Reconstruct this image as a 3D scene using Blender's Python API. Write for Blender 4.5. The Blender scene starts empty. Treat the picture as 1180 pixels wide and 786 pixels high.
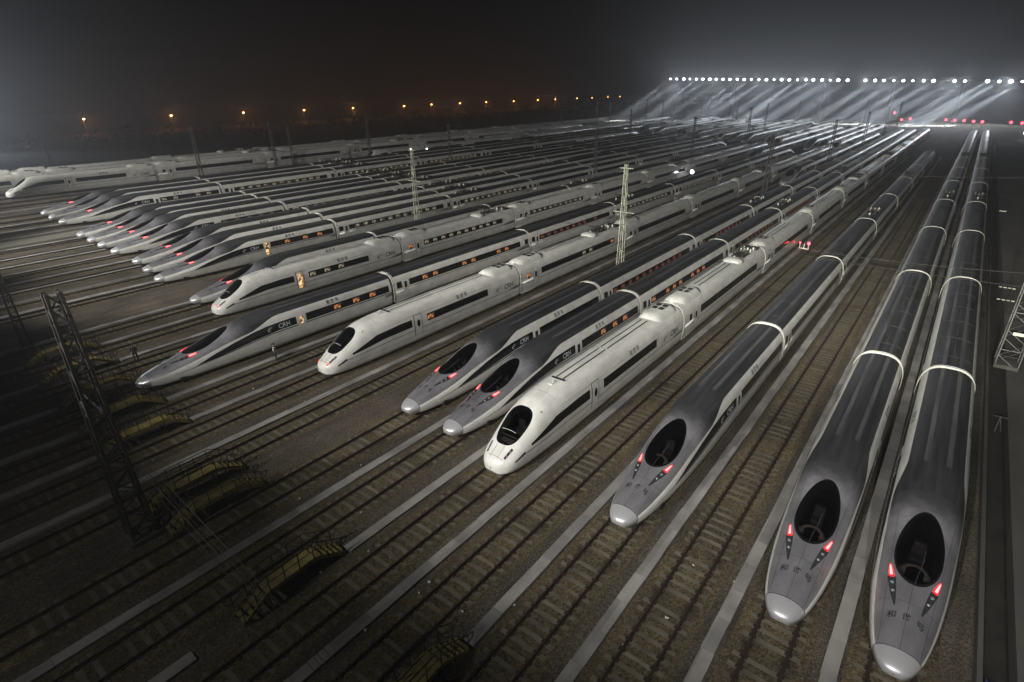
import bpy, bmesh, math, random
from mathutils import Vector, Matrix
random.seed(7)
R = math.radians
PI = math.pi
SC = bpy.context.scene
COL = SC.collection

# ------------------------------------------------------------------ camera
cam_d = bpy.data.cameras.new("camera")
cam = bpy.data.objects.new("camera", cam_d)
COL.objects.link(cam)
CAM_H = 22.624
PITCH, YAW, ROLL = R(24.344), R(38.820), R(-1.065)
fw = Vector((-math.sin(YAW) * math.cos(PITCH), math.cos(YAW) * math.cos(PITCH), -math.sin(PITCH)))
rt = Vector((math.cos(YAW), math.sin(YAW), 0))
up = rt.cross(fw)
r2 = rt * math.cos(ROLL) + up * math.sin(ROLL)
u2 = -rt * math.sin(ROLL) + up * math.cos(ROLL)
M = Matrix((r2, u2, -fw)).transposed().to_4x4()
M.translation = Vector((0, 0, CAM_H))
cam.matrix_world = M
cam_d.sensor_width = 36
cam_d.lens = 636.56 / 1180 * 36
cam_d.clip_start = 0.1
cam_d.clip_end = 6000
SC.camera = cam

# ------------------------------------------------------------------ world, exposure
W = bpy.data.worlds.new("World")
SC.world = W
W.use_nodes = True
wn = W.node_tree.nodes
bg = wn["Background"]
bg.inputs["Color"].default_value = (0.86, 0.80, 1.0, 1)
bg.inputs["Strength"].default_value = 0.001
SC.view_settings.view_transform = 'Standard'
SC.view_settings.look = 'None'
SC.view_settings.exposure = 0
SC.view_settings.gamma = 1
SC.cycles.use_denoising = True
try:
    SC.cycles.denoiser = 'OPENIMAGEDENOISE'
except Exception:
    pass
SC.cycles.max_bounces = 5
SC.cycles.diffuse_bounces = 2
SC.cycles.glossy_bounces = 3
SC.cycles.volume_bounces = 0
SC.cycles.transparent_max_bounces = 6
SC.cycles.sample_clamp_indirect = 3
SC.cycles.sample_clamp_direct = 14
SC.cycles.use_light_tree = True

NEAR_POWER = 74000
FAR_POWER = 150000


def spot(name, loc, tgt, power, size, blend, color, radius=0.4, parent=None):
    d = bpy.data.lights.new(name, 'SPOT')
    d.energy = power
    d.spot_size = R(size)
    d.spot_blend = blend
    d.color = color
    d.shadow_soft_size = radius
    o = bpy.data.objects.new(name, d)
    COL.objects.link(o)
    o.location = loc
    o.rotation_euler = (Vector(tgt) - Vector(loc)).to_track_quat('-Z', 'Y').to_euler()
    return o


# floodlights of the lighting gantry the photograph is taken from
for x, tx, ty, k in ((-190, -192, 72, 2.9), (-150, -152, 72, 3.1), (-112, -114, 70, 3.1), (-80, -88, 66, 1.9), (-58, -64, 64, 1.1), (-38, -40, 64, 1.05),
                     (-20, -22, 76, 1.1), (-4, -8, 80, 1.0), (9, -1, 100, .7)):
    spot("near_flood_or_fill", (x, -14, 25.5), (tx, ty, 0), NEAR_POWER * k, 66, .85, (1.0, .975, .92))
spot("near_flood_or_fill", (-24, -14, 26), (-20, 26, 0), 5000, 130, .9, (1.0, .975, .92))  # wide weak fill added to lift the dark lower left, no gantry lamp
for x, tx, ty, k in ((-12, -10, 112, 4.2), (2, -3, 130, 4.0), (-40, -46, 112, 2.4), (-75, -84, 110, 1.6)):
    spot("near_flood_or_fill", (x, -14, 25.5), (tx, ty, 0), NEAR_POWER * k, 30, .9, (1.0, .975, .88))
# the lamps past the left edge of the frame, whose light hangs in the haze there
spot("side_floodlight", (-395, 44, 21), (-120, 52, 0), 140000, 95, .9, (.78, .88, 1.0), 1.0)


# ------------------------------------------------------------------ materials
def mat(name, base, rough=.6, metal=0.0, noise=None, bump=None, coat=0.0, spec=.5):
    """noise = (scale, detail, amount of darkening/lightening, axis stretch) mixes two tones of the same surface"""
    m = bpy.data.materials.new(name)
    m.use_nodes = True
    nt = m.node_tree
    b = nt.nodes["Principled BSDF"]
    b.inputs["Base Color"].default_value = (*base, 1)
    b.inputs["Roughness"].default_value = rough
    b.inputs["Metallic"].default_value = metal
    b.inputs["Specular IOR Level"].default_value = spec
    b.inputs["Coat Weight"].default_value = coat
    if noise:
        sc, det, amt, st = noise
        tc = nt.nodes.new("ShaderNodeTexCoord")
        mp = nt.nodes.new("ShaderNodeMapping")
        mp.inputs["Scale"].default_value = st
        nz = nt.nodes.new("ShaderNodeTexNoise")
        nz.inputs["Scale"].default_value = sc
        nz.inputs["Detail"].default_value = det
        rp = nt.nodes.new("ShaderNodeValToRGB")
        rp.color_ramp.elements[0].position = .32
        rp.color_ramp.elements[1].position = .70
        rp.color_ramp.elements[0].color = tuple(c * (1 - amt) for c in base) + (1,)
        rp.color_ramp.elements[1].color = tuple(min(1, c * (1 + amt * .6)) for c in base) + (1,)
        nt.links.new(tc.outputs["Object"], mp.inputs["Vector"])
        nt.links.new(mp.outputs[0], nz.inputs["Vector"])
        nt.links.new(nz.outputs["Fac"], rp.inputs[0])
        nt.links.new(rp.outputs[0], b.inputs["Base Color"])
        if bump:
            bp = nt.nodes.new("ShaderNodeBump")
            bp.inputs["Strength"].default_value = bump[0]
            bp.inputs["Distance"].default_value = bump[1]
            nt.links.new(nz.outputs["Fac"], bp.inputs["Height"])
            nt.links.new(bp.outputs[0], b.inputs["Normal"])
    return m


def emit(name, col, strength, base=(.02, .02, .02), sampled=True):
    m = mat(name, base, .3)
    b = m.node_tree.nodes["Principled BSDF"]
    b.inputs["Emission Color"].default_value = (*col, 1)
    b.inputs["Emission Strength"].default_value = strength
    if not sampled:
        m.cycles.emission_sampling = 'NONE'
    return m


def ballast_mat(name, base, bed=False):
    m = bpy.data.materials.new(name)
    m.use_nodes = True
    nt = m.node_tree
    L = nt.links.new
    b = nt.nodes["Principled BSDF"]
    b.inputs["Roughness"].default_value = .95
    b.inputs["Specular IOR Level"].default_value = .2
    tc = nt.nodes.new("ShaderNodeTexCoord")
    vo = nt.nodes.new("ShaderNodeTexVoronoi")
    vo.inputs["Scale"].default_value = 16
    L(tc.outputs["Object"], vo.inputs["Vector"])
    n1 = nt.nodes.new("ShaderNodeTexNoise")
    n1.inputs["Scale"].default_value = .22
    n1.inputs["Detail"].default_value = 5
    L(tc.outputs["Object"], n1.inputs["Vector"])
    mp = nt.nodes.new("ShaderNodeMapping")
    mp.inputs["Scale"].default_value = (1.0, .06, 1)
    L(tc.outputs["Object"], mp.inputs["Vector"])
    n2 = nt.nodes.new("ShaderNodeTexNoise")
    n2.inputs["Scale"].default_value = 1.3
    n2.inputs["Detail"].default_value = 3
    L(mp.outputs[0], n2.inputs["Vector"])
    # stone tones
    rp = nt.nodes.new("ShaderNodeValToRGB")
    e = rp.color_ramp.elements
    e[0].position = 0
    e[0].color = tuple(c * .42 for c in base) + (1,)
    e[1].position = 1
    e[1].color = tuple(c * 1.55 for c in base) + (1,)
    L(vo.outputs["Color"], rp.inputs[0])
    # large patches: rusty dust and darker oily stone
    r1 = nt.nodes.new("ShaderNodeValToRGB")
    r1.color_ramp.elements[0].position = .35
    r1.color_ramp.elements[0].color = (.62, .60, .58, 1)
    r1.color_ramp.elements[1].position = .68
    r1.color_ramp.elements[1].color = (1.15, 1.08, .95, 1)
    L(n1.outputs["Fac"], r1.inputs[0])
    r3 = nt.nodes.new("ShaderNodeValToRGB")
    r3.color_ramp.elements[0].position = .36
    r3.color_ramp.elements[0].color = (.72, .72, .74, 1)
    r3.color_ramp.elements[1].position = .66
    r3.color_ramp.elements[1].color = (1.12, 1.08, 1.0, 1)
    L(n2.outputs["Fac"], r3.inputs[0])
    mx = nt.nodes.new("ShaderNodeMix")
    mx.data_type = 'RGBA'
    mx.blend_type = 'MULTIPLY'
    mx.inputs[0].default_value = 1
    L(rp.outputs[0], mx.inputs[6])
    L(r1.outputs[0], mx.inputs[7])
    mx2 = nt.nodes.new("ShaderNodeMix")
    mx2.data_type = 'RGBA'
    mx2.blend_type = 'MULTIPLY'
    mx2.inputs[0].default_value = 1
    L(mx.outputs[2], mx2.inputs[6])
    L(r3.outputs[0], mx2.inputs[7])
    n4 = nt.nodes.new("ShaderNodeTexNoise")
    n4.inputs["Scale"].default_value = 7
    n4.inputs["Detail"].default_value = 8
    n4.inputs["Roughness"].default_value = .75
    L(tc.outputs["Object"], n4.inputs["Vector"])
    r4 = nt.nodes.new("ShaderNodeValToRGB")
    r4.color_ramp.elements[0].position = .36
    r4.color_ramp.elements[0].color = (.42, .42, .43, 1)
    r4.color_ramp.elements[1].position = .66
    r4.color_ramp.elements[1].color = (1.5, 1.45, 1.4, 1)
    L(n4.outputs["Fac"], r4.inputs[0])
    mx3 = nt.nodes.new("ShaderNodeMix")
    mx3.data_type = 'RGBA'
    mx3.blend_type = 'MULTIPLY'
    mx3.inputs[0].default_value = 1
    L(mx2.outputs[2], mx3.inputs[6])
    L(r4.outputs[0], mx3.inputs[7])
    L(mx3.outputs[2], b.inputs["Base Color"])
    bp = nt.nodes.new("ShaderNodeBump")
    bp.inputs["Strength"].default_value = .9
    bp.inputs["Distance"].default_value = .05
    L(vo.outputs["Distance"], bp.inputs["Height"])
    L(bp.outputs[0], b.inputs["Normal"])
    return m


MT = dict(
    ballast=ballast_mat("ballast", (.110, .104, .094)),
    bed=ballast_mat("dusty_ballast", (.120, .107, .074)),
    sleeper=mat("sleeper_concrete", (.112, .101, .074), .9, noise=(.9, 3, .45, (1, 1.1, 1))),
    rail=mat("rusty_rail", (.022, .013, .009), .75, noise=(3, 3, .5, (1, .3, 1))),
    slab=mat("walkway_slab", (.25, .242, .232), .85, noise=(.55, 4, .34, (1, .8, 1))),
    concrete=mat("weathered_concrete", (.068, .064, .058), .9, noise=(.25, 6, .4, (1, .5, 1))),
    mud=mat("dark_mud", (.020, .017, .013), .85, noise=(.8, 4, .6, (1, 1, 1))),
    road=mat("pale_service_road", (.19, .18, .15), .9, noise=(.2, 4, .3, (1, .3, 1))),
    white=mat("train_white_paint", (.68, .675, .64), .30, noise=(1.8, 7, .17, (1, .4, .5)), coat=.25),
    silver=mat("silver_hood_paint", (.52, .51, .545), .40, .82, noise=(1.6, 7, .22, (1, .4, 1))),
    cap=mat("polished_nose_cap", (.60, .60, .63), .30, .6),
    roof=mat("dark_roof_paint", (.036, .036, .040), .46, noise=(2.2, 6, .5, (1.6, .07, 1))),
    roofstrip=mat("worn_roof_strip", (.085, .087, .087), .6, noise=(2.5, 3, .4, (1, .1, 1))),
    black=mat("black_window_band", (.008, .008, .010), .14),
    line=mat("dark_blue_stripe", (.010, .012, .035), .4),
    letter=mat("dark_lettering", (.012, .013, .022), .5),
    pale_letter=mat("pale_lettering", (.55, .57, .58), .5),
    rubber=mat("gangway_rubber", (.018, .018, .018), .8),
    hoop=mat("cream_gangway_hoop", (.50, .49, .42), .45),
    fairing=mat("roof_fairing_white", (.62, .62, .58), .45, noise=(1.5, 3, .15, (1, 1, 1))),
    under=mat("underframe_dark", (.015, .014, .013), .8),
    steel=mat("pale_galvanised_steel", (.46, .47, .36), .55, .2, noise=(2, 3, .3, (1, 1, .4))),
    dullsteel=mat("dull_galvanised_steel", (.12, .12, .11), .6, .2, noise=(2, 3, .3, (1, 1, .4))),
    darksteel=mat("dark_mast_steel", (.034, .031, .028), .7, noise=(2, 3, .4, (1, 1, .4))),
    blacksteel=mat("black_railing_paint", (.010, .010, .010), .6),
    yellow=mat("worn_yellow_paint", (.20, .165, .05), .8, noise=(2.2, 5, .45, (1, 1, 1))),
    wire=mat("overhead_wire", (.05, .045, .04), .5, .4),
    litter=mat("paper_litter", (.62, .62, .60), .8),
    desk=mat("cab_console", (.42, .40, .35), .6),
    seat=mat("cab_seat", (.10, .10, .11), .8),
    cab=mat("cab_interior", (.006, .006, .007), .9),
    skin=mat("skin", (.42, .27, .19), .6),
    navy=mat("dark_work_clothes", (.014, .015, .020), .85),
    vest=mat("reflective_vest", (.62, .66, .60), .5),
    leaf=mat("dark_leaves", (.035, .05, .025), .8),
    bark=mat("bark", (.05, .04, .03), .9),
    wall=mat("far_wall", (.16, .15, .14), .9),
    red=emit("red_tail_lamp", (1.0, .004, .012), 2.6, (.2, .01, .01)),
    redcore=emit("red_tail_lamp_core", (1.0, .10, .10), 8, (.2, .01, .01)),
    redhot=emit("red_signal_light", (1.0, .05, .08), 9, (.2, .01, .01), False),
    lens=mat("lamp_lens", (.55, .57, .60), .12, .7),
    lampwell=mat("lamp_well", (.045, .046, .052), .25, .3),
    warm=emit("warm_lit_window", (1.0, .36, .12), .75, sampled=False),
    warmdoor=emit("warm_lit_doorway", (1.0, .60, .28), 1.5, sampled=False),
    dimred=emit("dim_red_lit_window", (1.0, .20, .10), .22, sampled=False),
    dimwhite=emit("dim_lit_window", (.95, .86, .62), .42, sampled=False),
    flood=emit("floodlight_lens", (.90, .95, 1.0), 55, sampled=False),
    sodium=emit("sodium_lamp", (1.0, .40, .12), 26, sampled=False),
    work=emit("work_lamp", (.92, .96, 1.0), 26, sampled=False),
    sign=mat("pale_number_plate", (.7, .7, .55), .5),
    bluebag=mat("blue_plastic", (.012, .018, .07), .4),
)
# lit windows: uneven light with seats and blinds in front of it
for k in ("warm", "dimred", "dimwhite", "warmdoor"):
    nt = MT[k].node_tree
    b = nt.nodes["Principled BSDF"]
    tc = nt.nodes.new("ShaderNodeTexCoord")
    nz = nt.nodes.new("ShaderNodeTexNoise")
    nz.inputs["Scale"].default_value = 3.2
    nz.inputs["Detail"].default_value = 2
    rp = nt.nodes.new("ShaderNodeValToRGB")
    rp.color_ramp.elements[0].position = .40
    rp.color_ramp.elements[0].color = (.05, .03, .015, 1)
    rp.color_ramp.elements[1].position = .72
    c = b.inputs["Emission Color"].default_value[:]
    rp.color_ramp.elements[1].color = c
    nt.links.new(tc.outputs["Object"], nz.inputs["Vector"])
    nt.links.new(nz.outputs["Fac"], rp.inputs[0])
    nt.links.new(rp.outputs[0], b.inputs["Emission Color"])
# the same light seen as a band of panes with dark piers between them
for k in ("warm", "dimred", "dimwhite"):
    m = MT[k].copy()
    m.name = MT[k].name + "_band"
    m.cycles.emission_sampling = 'NONE'
    MT[k + "band"] = m
    nt = m.node_tree
    b = nt.nodes["Principled BSDF"]
    src = b.inputs["Emission Color"].links[0].from_socket
    tc = nt.nodes.new("ShaderNodeTexCoord")
    sx = nt.nodes.new("ShaderNodeSeparateXYZ")
    m1 = nt.nodes.new("ShaderNodeMath")
    m1.operation = 'MULTIPLY'
    m1.inputs[1].default_value = 1 / 1.75
    m2 = nt.nodes.new("ShaderNodeMath")
    m2.operation = 'FRACT'
    m3 = nt.nodes.new("ShaderNodeMath")
    m3.operation = 'LESS_THAN'
    m3.inputs[1].default_value = .5
    mx = nt.nodes.new("ShaderNodeMix")
    mx.data_type = 'RGBA'
    mx.inputs[6].default_value = (0, 0, 0, 1)
    nt.links.new(tc.outputs["Object"], sx.inputs[0])
    nt.links.new(sx.outputs["Y"], m1.inputs[0])
    nt.links.new(m1.outputs[0], m2.inputs[0])
    nt.links.new(m2.outputs[0], m3.inputs[0])
    nt.links.new(m3.outputs[0], mx.inputs[0])
    nt.links.new(src, mx.inputs[7])
    nt.links.new(mx.outputs[2], b.inputs["Emission Color"])
# the silver hood turns darker and less metallic towards the roof, where the dark roof paint takes over
nt = MT["silver"].node_tree
b = nt.nodes["Principled BSDF"]
src = b.inputs["Base Color"].links[0].from_socket
tc = nt.nodes.new("ShaderNodeTexCoord")
sx = nt.nodes.new("ShaderNodeSeparateXYZ")
nz = nt.nodes.new("ShaderNodeTexNoise")
nz.inputs["Scale"].default_value = 1.6
nz.inputs["Detail"].default_value = 5
m1 = nt.nodes.new("ShaderNodeMath")
m1.operation = 'MULTIPLY_ADD'
m1.inputs[1].default_value = 1.6
mr = nt.nodes.new("ShaderNodeMapRange")
mr.interpolation_type = 'SMOOTHSTEP'
mr.inputs["From Min"].default_value = 6.9
mr.inputs["From Max"].default_value = 10.2
mx = nt.nodes.new("ShaderNodeMix")
mx.data_type = 'RGBA'
mx.inputs[7].default_value = (.044, .044, .048, 1)
mm = nt.nodes.new("ShaderNodeMapRange")
mm.inputs["To Min"].default_value = .8
mm.inputs["To Max"].default_value = 0
nt.links.new(tc.outputs["Object"], sx.inputs[0])
nt.links.new(tc.outputs["Object"], nz.inputs["Vector"])
nt.links.new(nz.outputs["Fac"], m1.inputs[0])
nt.links.new(sx.outputs["Y"], m1.inputs[2])
nt.links.new(m1.outputs[0], mr.inputs[0])
nt.links.new(mr.outputs[0], mx.inputs[0])
nt.links.new(src, mx.inputs[6])
nt.links.new(mx.outputs[2], b.inputs["Base Color"])
nt.links.new(mr.outputs[0], mm.inputs[0])
nt.links.new(mm.outputs[0], b.inputs["Metallic"])
# walkway slabs: every slab weathered to its own tone
nt = MT["slab"].node_tree
tc = nt.nodes.new("ShaderNodeTexCoord")
sp = nt.nodes.new("ShaderNodeVectorMath")
sp.operation = 'MULTIPLY'
sp.inputs[1].default_value = (1, .5, 0)
fl = nt.nodes.new("ShaderNodeVectorMath")
fl.operation = 'FLOOR'
wn_ = nt.nodes.new("ShaderNodeTexWhiteNoise")
rp = nt.nodes.new("ShaderNodeValToRGB")
rp.color_ramp.elements[0].color = (.72, .72, .74, 1)
rp.color_ramp.elements[1].color = (1.08, 1.07, 1.05, 1)
mx = nt.nodes.new("ShaderNodeMix")
mx.data_type = 'RGBA'
mx.blend_type = 'MULTIPLY'
mx.inputs[0].default_value = 1
b = nt.nodes["Principled BSDF"]
src = b.inputs["Base Color"].links[0].from_socket
nt.links.new(tc.outputs["Object"], sp.inputs[0])
nt.links.new(sp.outputs[0], fl.inputs[0])
nt.links.new(fl.outputs[0], wn_.inputs["Vector"])
nt.links.new(wn_.outputs["Value"], rp.inputs[0])
nt.links.new(src, mx.inputs[6])
nt.links.new(rp.outputs[0], mx.inputs[7])
nt.links.new(mx.outputs[2], b.inputs["Base Color"])
# windscreen glass: dark tinted, see-through
gm = bpy.data.materials.new("windscreen_glass")
gm.use_nodes = True
nt = gm.node_tree
nt.nodes.clear()
out = nt.nodes.new("ShaderNodeOutputMaterial")
tr = nt.nodes.new("ShaderNodeBsdfTransparent")
tr.inputs[0].default_value = (.26, .245, .25, 1)
gl = nt.nodes.new("ShaderNodeBsdfGlossy")
gl.inputs["Roughness"].default_value = .05
fr = nt.nodes.new("ShaderNodeFresnel")
fr.inputs[0].default_value = 1.5
mx = nt.nodes.new("ShaderNodeMixShader")
nt.links.new(fr.outputs[0], mx.inputs[0])
nt.links.new(tr.outputs[0], mx.inputs[1])
nt.links.new(gl.outputs[0], mx.inputs[2])
nt.links.new(mx.outputs[0], out.inputs[0])
MT["glass"] = gm


# ------------------------------------------------------------------ mesh building
class MB:
    def __init__(s):
        s.v, s.f = [], []

    def add(s, vs, fs):
        n = len(s.v)
        s.v += [tuple(p) for p in vs]
        s.f += [tuple(i + n for i in q) for q in fs]

    def box(s, x0, x1, y0, y1, z0, z1):
        s.add([(x0, y0, z0), (x1, y0, z0), (x1, y1, z0), (x0, y1, z0), (x0, y0, z1), (x1, y0, z1), (x1, y1, z1), (x0, y1, z1)],
              [(3, 2, 1, 0), (4, 5, 6, 7), (0, 1, 5, 4), (1, 2, 6, 5), (2, 3, 7, 6), (3, 0, 4, 7)])

    def bar(s, a, b, r, n=6):
        a, b = Vector(a), Vector(b)
        d = (b - a).normalized()
        q = d.orthogonal().normalized()
        w = d.cross(q)
        vs = []
        for p in (a, b):
            for i in range(n):
                t = 2 * PI * i / n
                vs.append(p + (q * math.cos(t) + w * math.sin(t)) * r)
        s.add(vs, [(i, (i + 1) % n, n + (i + 1) % n, n + i) for i in range(n)] + [tuple(range(n - 1, -1, -1)), tuple(range(n, 2 * n))])

    def path(s, pts, r, n=6):
        for a, b in zip(pts[:-1], pts[1:]):
            s.bar(a, b, r, n)

    def grid(s, rows, flip=False):
        n = len(rows[0])
        vs = [p for r in rows for p in r]
        fs = []
        for i in range(len(rows) - 1):
            for j in range(n - 1):
                q = (i * n + j, i * n + j + 1, (i + 1) * n + j + 1, (i + 1) * n + j)
                fs.append(q[::-1] if flip else q)
        s.add(vs, fs)

    def ball(s, c, r, nu=10, nv=6, sc=(1, 1, 1)):
        rows = []
        for i in range(nv + 1):
            t = PI * i / nv
            rows.append([(c[0] + r * sc[0] * math.sin(t) * math.cos(2 * PI * j / nu), c[1] + r * sc[1] * math.sin(t) * math.sin(2 * PI * j / nu),
                          c[2] + r * sc[2] * math.cos(t)) for j in range(nu + 1)])
        s.grid(rows, True)

    def mesh(s, name, m, smooth=False):
        me = bpy.data.meshes.new(name)
        me.from_pydata(s.v, [], s.f)
        me.materials.append(MT[m] if isinstance(m, str) else m)
        bm = bmesh.new()
        bm.from_mesh(me)
        bmesh.ops.remove_doubles(bm, verts=bm.verts, dist=1e-5)
        bm.to_mesh(me)
        bm.free()
        if smooth:
            me.shade_smooth()
        return me


def link(name, data, parent=None, loc=(0, 0, 0), rz=0):
    o = bpy.data.objects.new(name, data)
    COL.objects.link(o)
    o.location = loc
    o.rotation_euler[2] = rz
    if parent:
        o.parent = parent
    return o


def tag(o, label=None, cat=None, group=None, kind=None):
    if label:
        o["label"] = label
    if cat:
        o["category"] = cat
    if group:
        o["group"] = group
    if kind:
        o["kind"] = kind
    return o


def struct(name, data, loc=(0, 0, 0)):
    return tag(link(name, data, None, loc), kind="structure")


def copy_tree(o, parent=None):
    c = o.copy()
    COL.objects.link(c)
    c.parent = parent
    for ch in o.children:
        copy_tree(ch, c)
    return c


_txt = {}


def text_mesh(txt, size):
    """flat glyph polygons of a word, centred, in metres"""
    if (txt, size) in _txt:
        return _txt[(txt, size)]
    cu = bpy.data.curves.new("t", 'FONT')
    cu.body = txt
    cu.size = size
    cu.align_x = 'CENTER'
    cu.align_y = 'CENTER'
    cu.offset = size * .012
    cu.resolution_u = 3
    o = bpy.data.objects.new("t", cu)
    COL.objects.link(o)
    bpy.context.view_layer.update()
    me = o.to_mesh()
    bm = bmesh.new()
    bm.from_mesh(me)
    bmesh.ops.triangulate(bm, faces=bm.faces)
    vs = [v.co.copy() for v in bm.verts]
    fs = [tuple(v.index for v in f.verts) for f in bm.faces]
    bm.free()
    o.to_mesh_clear()
    bpy.data.objects.remove(o)
    _txt[(txt, size)] = (vs, fs)
    return vs, fs


# ------------------------------------------------------------------ setting: ground, tracks, walkways
g = MB()
g.add([(-1500, -120, 0), (900, -120, 0), (900, 2600, 0), (-1500, 2600, 0)], [(0, 1, 2, 3)])
struct("ground", g.mesh("ground", "ballast"))

TRACKS = [2.62, -1.72, -6.05, -10.45, -14.9, -19.25, -24.3, -28.95, -34.9, -40.0, -44.8, -50.0, -56.0, -62.3, -67.7,
          -80.2, -86.1, -92.1, -96.6, -101.2, -107.6, -113.2, -119.2, -135.3, -142.4, -149.4, -156.0, -171, -178.5, -187.0, -196.0, -204.5, -213,
          -222]
s_ = MB()
Y0, Y1 = -14, 150
k = 0
y = Y0
while y < Y1:
    q = random.uniform(-.03, .03)
    s_.box(-1.22 + q, 1.22 + q, y, y + random.uniform(.20, .26), .0, random.choice((.041, .049, .051, .053, .055, .057)))
    y += .62
sleepers = s_.mesh("railway_track", "sleeper")
r_ = MB()
r_.box(-.075, .075, Y0, 520, .05, .10)
r_.box(-.035, .035, Y0, 520, .10, .22)
y = Y0
while y < 110:
    r_.box(-.16, .16, y + .06, y + .21, .075, .125)
    y += .62
rail_me = r_.mesh("rail", "rail")
b_ = MB()
b_.add([(-1.55, Y0 - 4, .004), (1.55, Y0 - 4, .004), (1.25, Y0 - 4, .045), (-1.25, Y0 - 4, .045), (-1.55, 520, .004), (1.55, 520, .004), (1.25, 520, .045),
        (-1.25, 520, .045)], [(0, 3, 7, 4), (3, 2, 6, 7), (2, 1, 5, 6)])
bed_me = b_.mesh("ballast_bed", "bed")
for x in TRACKS:
    t = struct("railway_track", sleepers, (x, random.uniform(-.3, .3), 0))
    link("ballast_bed", bed_me, t)
    for sx in (-.755, .755):
        link("rail", rail_me, t, (sx, 0, 0))

# paved walkways between the tracks: rows of slabs, (x, first y, last y)
WALK = [(.6, 14, 240), (-3.8, 10, 240), (-8.0, 8, 240), (-12.4, 11.9, 240), (-17.0, -14, 240), (-21.4, 12.0, 220), (-26.2, -12, 240),
        (-36.9, -12, 220), (-42.0, 12.8, 200), (-46.8, 13.0, 200), (-52.3, 13.3, 200), (-58.4, 13.5, 200), (-64.0, 13.7, 200), (-69.6, 5, 150),
        (-82.0, 2, 90), (-86.9, 2, 90), (-91.8, 2, 60), (-97.0, 2, 60), (-102.4, 2, 60), (-107.6, 2, 60), (-113.2, 2, 60), (-121, 2, 60),
        (-131, 2, 60), (-138, 2, 60), (-145, 2, 60), (-165, 2, 60)]
WALK += [(-42.2, -12, 6.6), (-46.9, -12, 6.8), (-52.3, -12, 7.0), (-58.4, -10, 7.2), (-64.0, -8, 7.4), (-21.6, -12, 4.0), (-12.5, -10, 2)]
for x, a, b in WALK:
    w = MB()
    y = a
    hw = .30 if x > -70 else .44
    while y < b:
        ln = min(2.0, b - y)
        dz = random.uniform(-.006, .008)
        dx = random.uniform(-.015, .015)
        w.box(x - hw + dx, x + hw + dx, y, y + ln - .02, 0, .16 + dz)
        y += ln
        if y > 90:
            w.box(x - hw, x + hw, y, b, 0, .16)
            break
    struct("walkway", w.mesh("walkway", "slab"))

# service road across the gap in the left part of the yard
w = MB()
w.box(-129, -124, -14, 240, -.1, .06)
struct("service_road", w.mesh("service_road", "road"))
# right-hand edge: a gutter between a kerb wall and a raised concrete apron
w = MB()
w.box(5.35, 5.55, -14, 300, 0, .42)
struct("kerb", w.mesh("kerb", "concrete"))
w = MB()
w.box(5.552, 6.5, -14, 300, 0, .03)
struct("gutter", w.mesh("gutter", "mud"))
w = MB()
w.box(6.5, 60, -14, 300, 0, .95)
struct("apron", w.mesh("apron", "concrete"))


# ------------------------------------------------------------------ trains
def interp(tab, y):
    if y <= tab[0][0]:
        return tab[0][1:]
    for i in range(len(tab) - 1):
        a, b = tab[i], tab[i + 1]
        if y <= b[0]:
            h = b[0] - a[0]
            t = (y - a[0]) / h
            out = []
            for c in range(1, len(a)):
                d = (b[c] - a[c]) / h

                def slope(j):
                    if j <= 0 or j >= len(tab) - 1:
                        return (tab[min(j + 1, len(tab) - 1)][c] - tab[max(j - 1, 0)][c]) / (tab[min(j + 1, len(tab) - 1)][0] - tab[max(j - 1, 0)][0])
                    d0 = (tab[j][c] - tab[j - 1][c]) / (tab[j][0] - tab[j - 1][0])
                    d1 = (tab[j + 1][c] - tab[j][c]) / (tab[j + 1][0] - tab[j][0])
                    return 0 if d0 * d1 <= 0 else 2 * d0 * d1 / (d0 + d1)
                m0, m1 = slope(i), slope(i + 1)
                t2, t3 = t * t, t * t * t
                out.append(a[c] * (2 * t3 - 3 * t2 + 1) + m0 * h * (t3 - 2 * t2 + t) + b[c] * (-2 * t3 + 3 * t2) + m1 * h * (t3 - t2))
            return out
    return tab[-1][1:]


class Shell:
    """closed car-body surface: half-width w, crest zt, widest line zm, sill zb, fullness n along y"""

    def __init__(s, tab):
        s.tab = tab

    def p(s, y):
        return interp(s.tab, y)

    def xs(s, y, z):
        w, zt, zm, zb, n = s.p(y)
        if z <= zm:
            return w * (1 - .10 * ((zm - z) / max(zm - zb, .05)) ** 2)
        q = min(1, (z - zm) / max(zt - zm, .01))
        return w * max(0, 1 - q ** n) ** (1 / n)

    def zs(s, y, x):
        w, zt, zm, zb, n = s.p(y)
        q = min(1, abs(x) / max(w, .01))
        return zm + (zt - zm) * max(0, 1 - q ** n) ** (1 / n)

    def ang(s, y, th, sx=1):
        w, zt, zm, zb, n = s.p(y)
        return (sx * w * max(0, math.cos(th)) ** (2 / n), y, zm + (zt - zm) * max(0, math.sin(th)) ** (2 / n))

    def side_pt(s, y, z, sx, off=.0):
        return (sx * (s.xs(y, z) + off), y, z)

    def nrm_top(s, y, x, off):
        e = .02
        p = Vector((x, y, s.zs(y, x)))
        a = Vector((e * 2, 0, s.zs(y, x + e) - s.zs(y, x - e)))
        b = Vector((0, e * 2, s.zs(y + e, x) - s.zs(y - e, x)))
        nn = a.cross(b).normalized()
        return p + nn * off

    def nrm_side(s, y, z, sx, off):
        e = .02
        p = Vector((s.xs(y, z), y, z))
        a = Vector((s.xs(y + e, z) - s.xs(y - e, z), 2 * e, 0))
        b = Vector((s.xs(y, z + e) - s.xs(y, z - e), 0, 2 * e))
        nn = a.cross(b).normalized()
        if nn.x < 0:
            nn = -nn
        p = p + nn * off
        return (sx * p.x, p.y, p.z)


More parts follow.
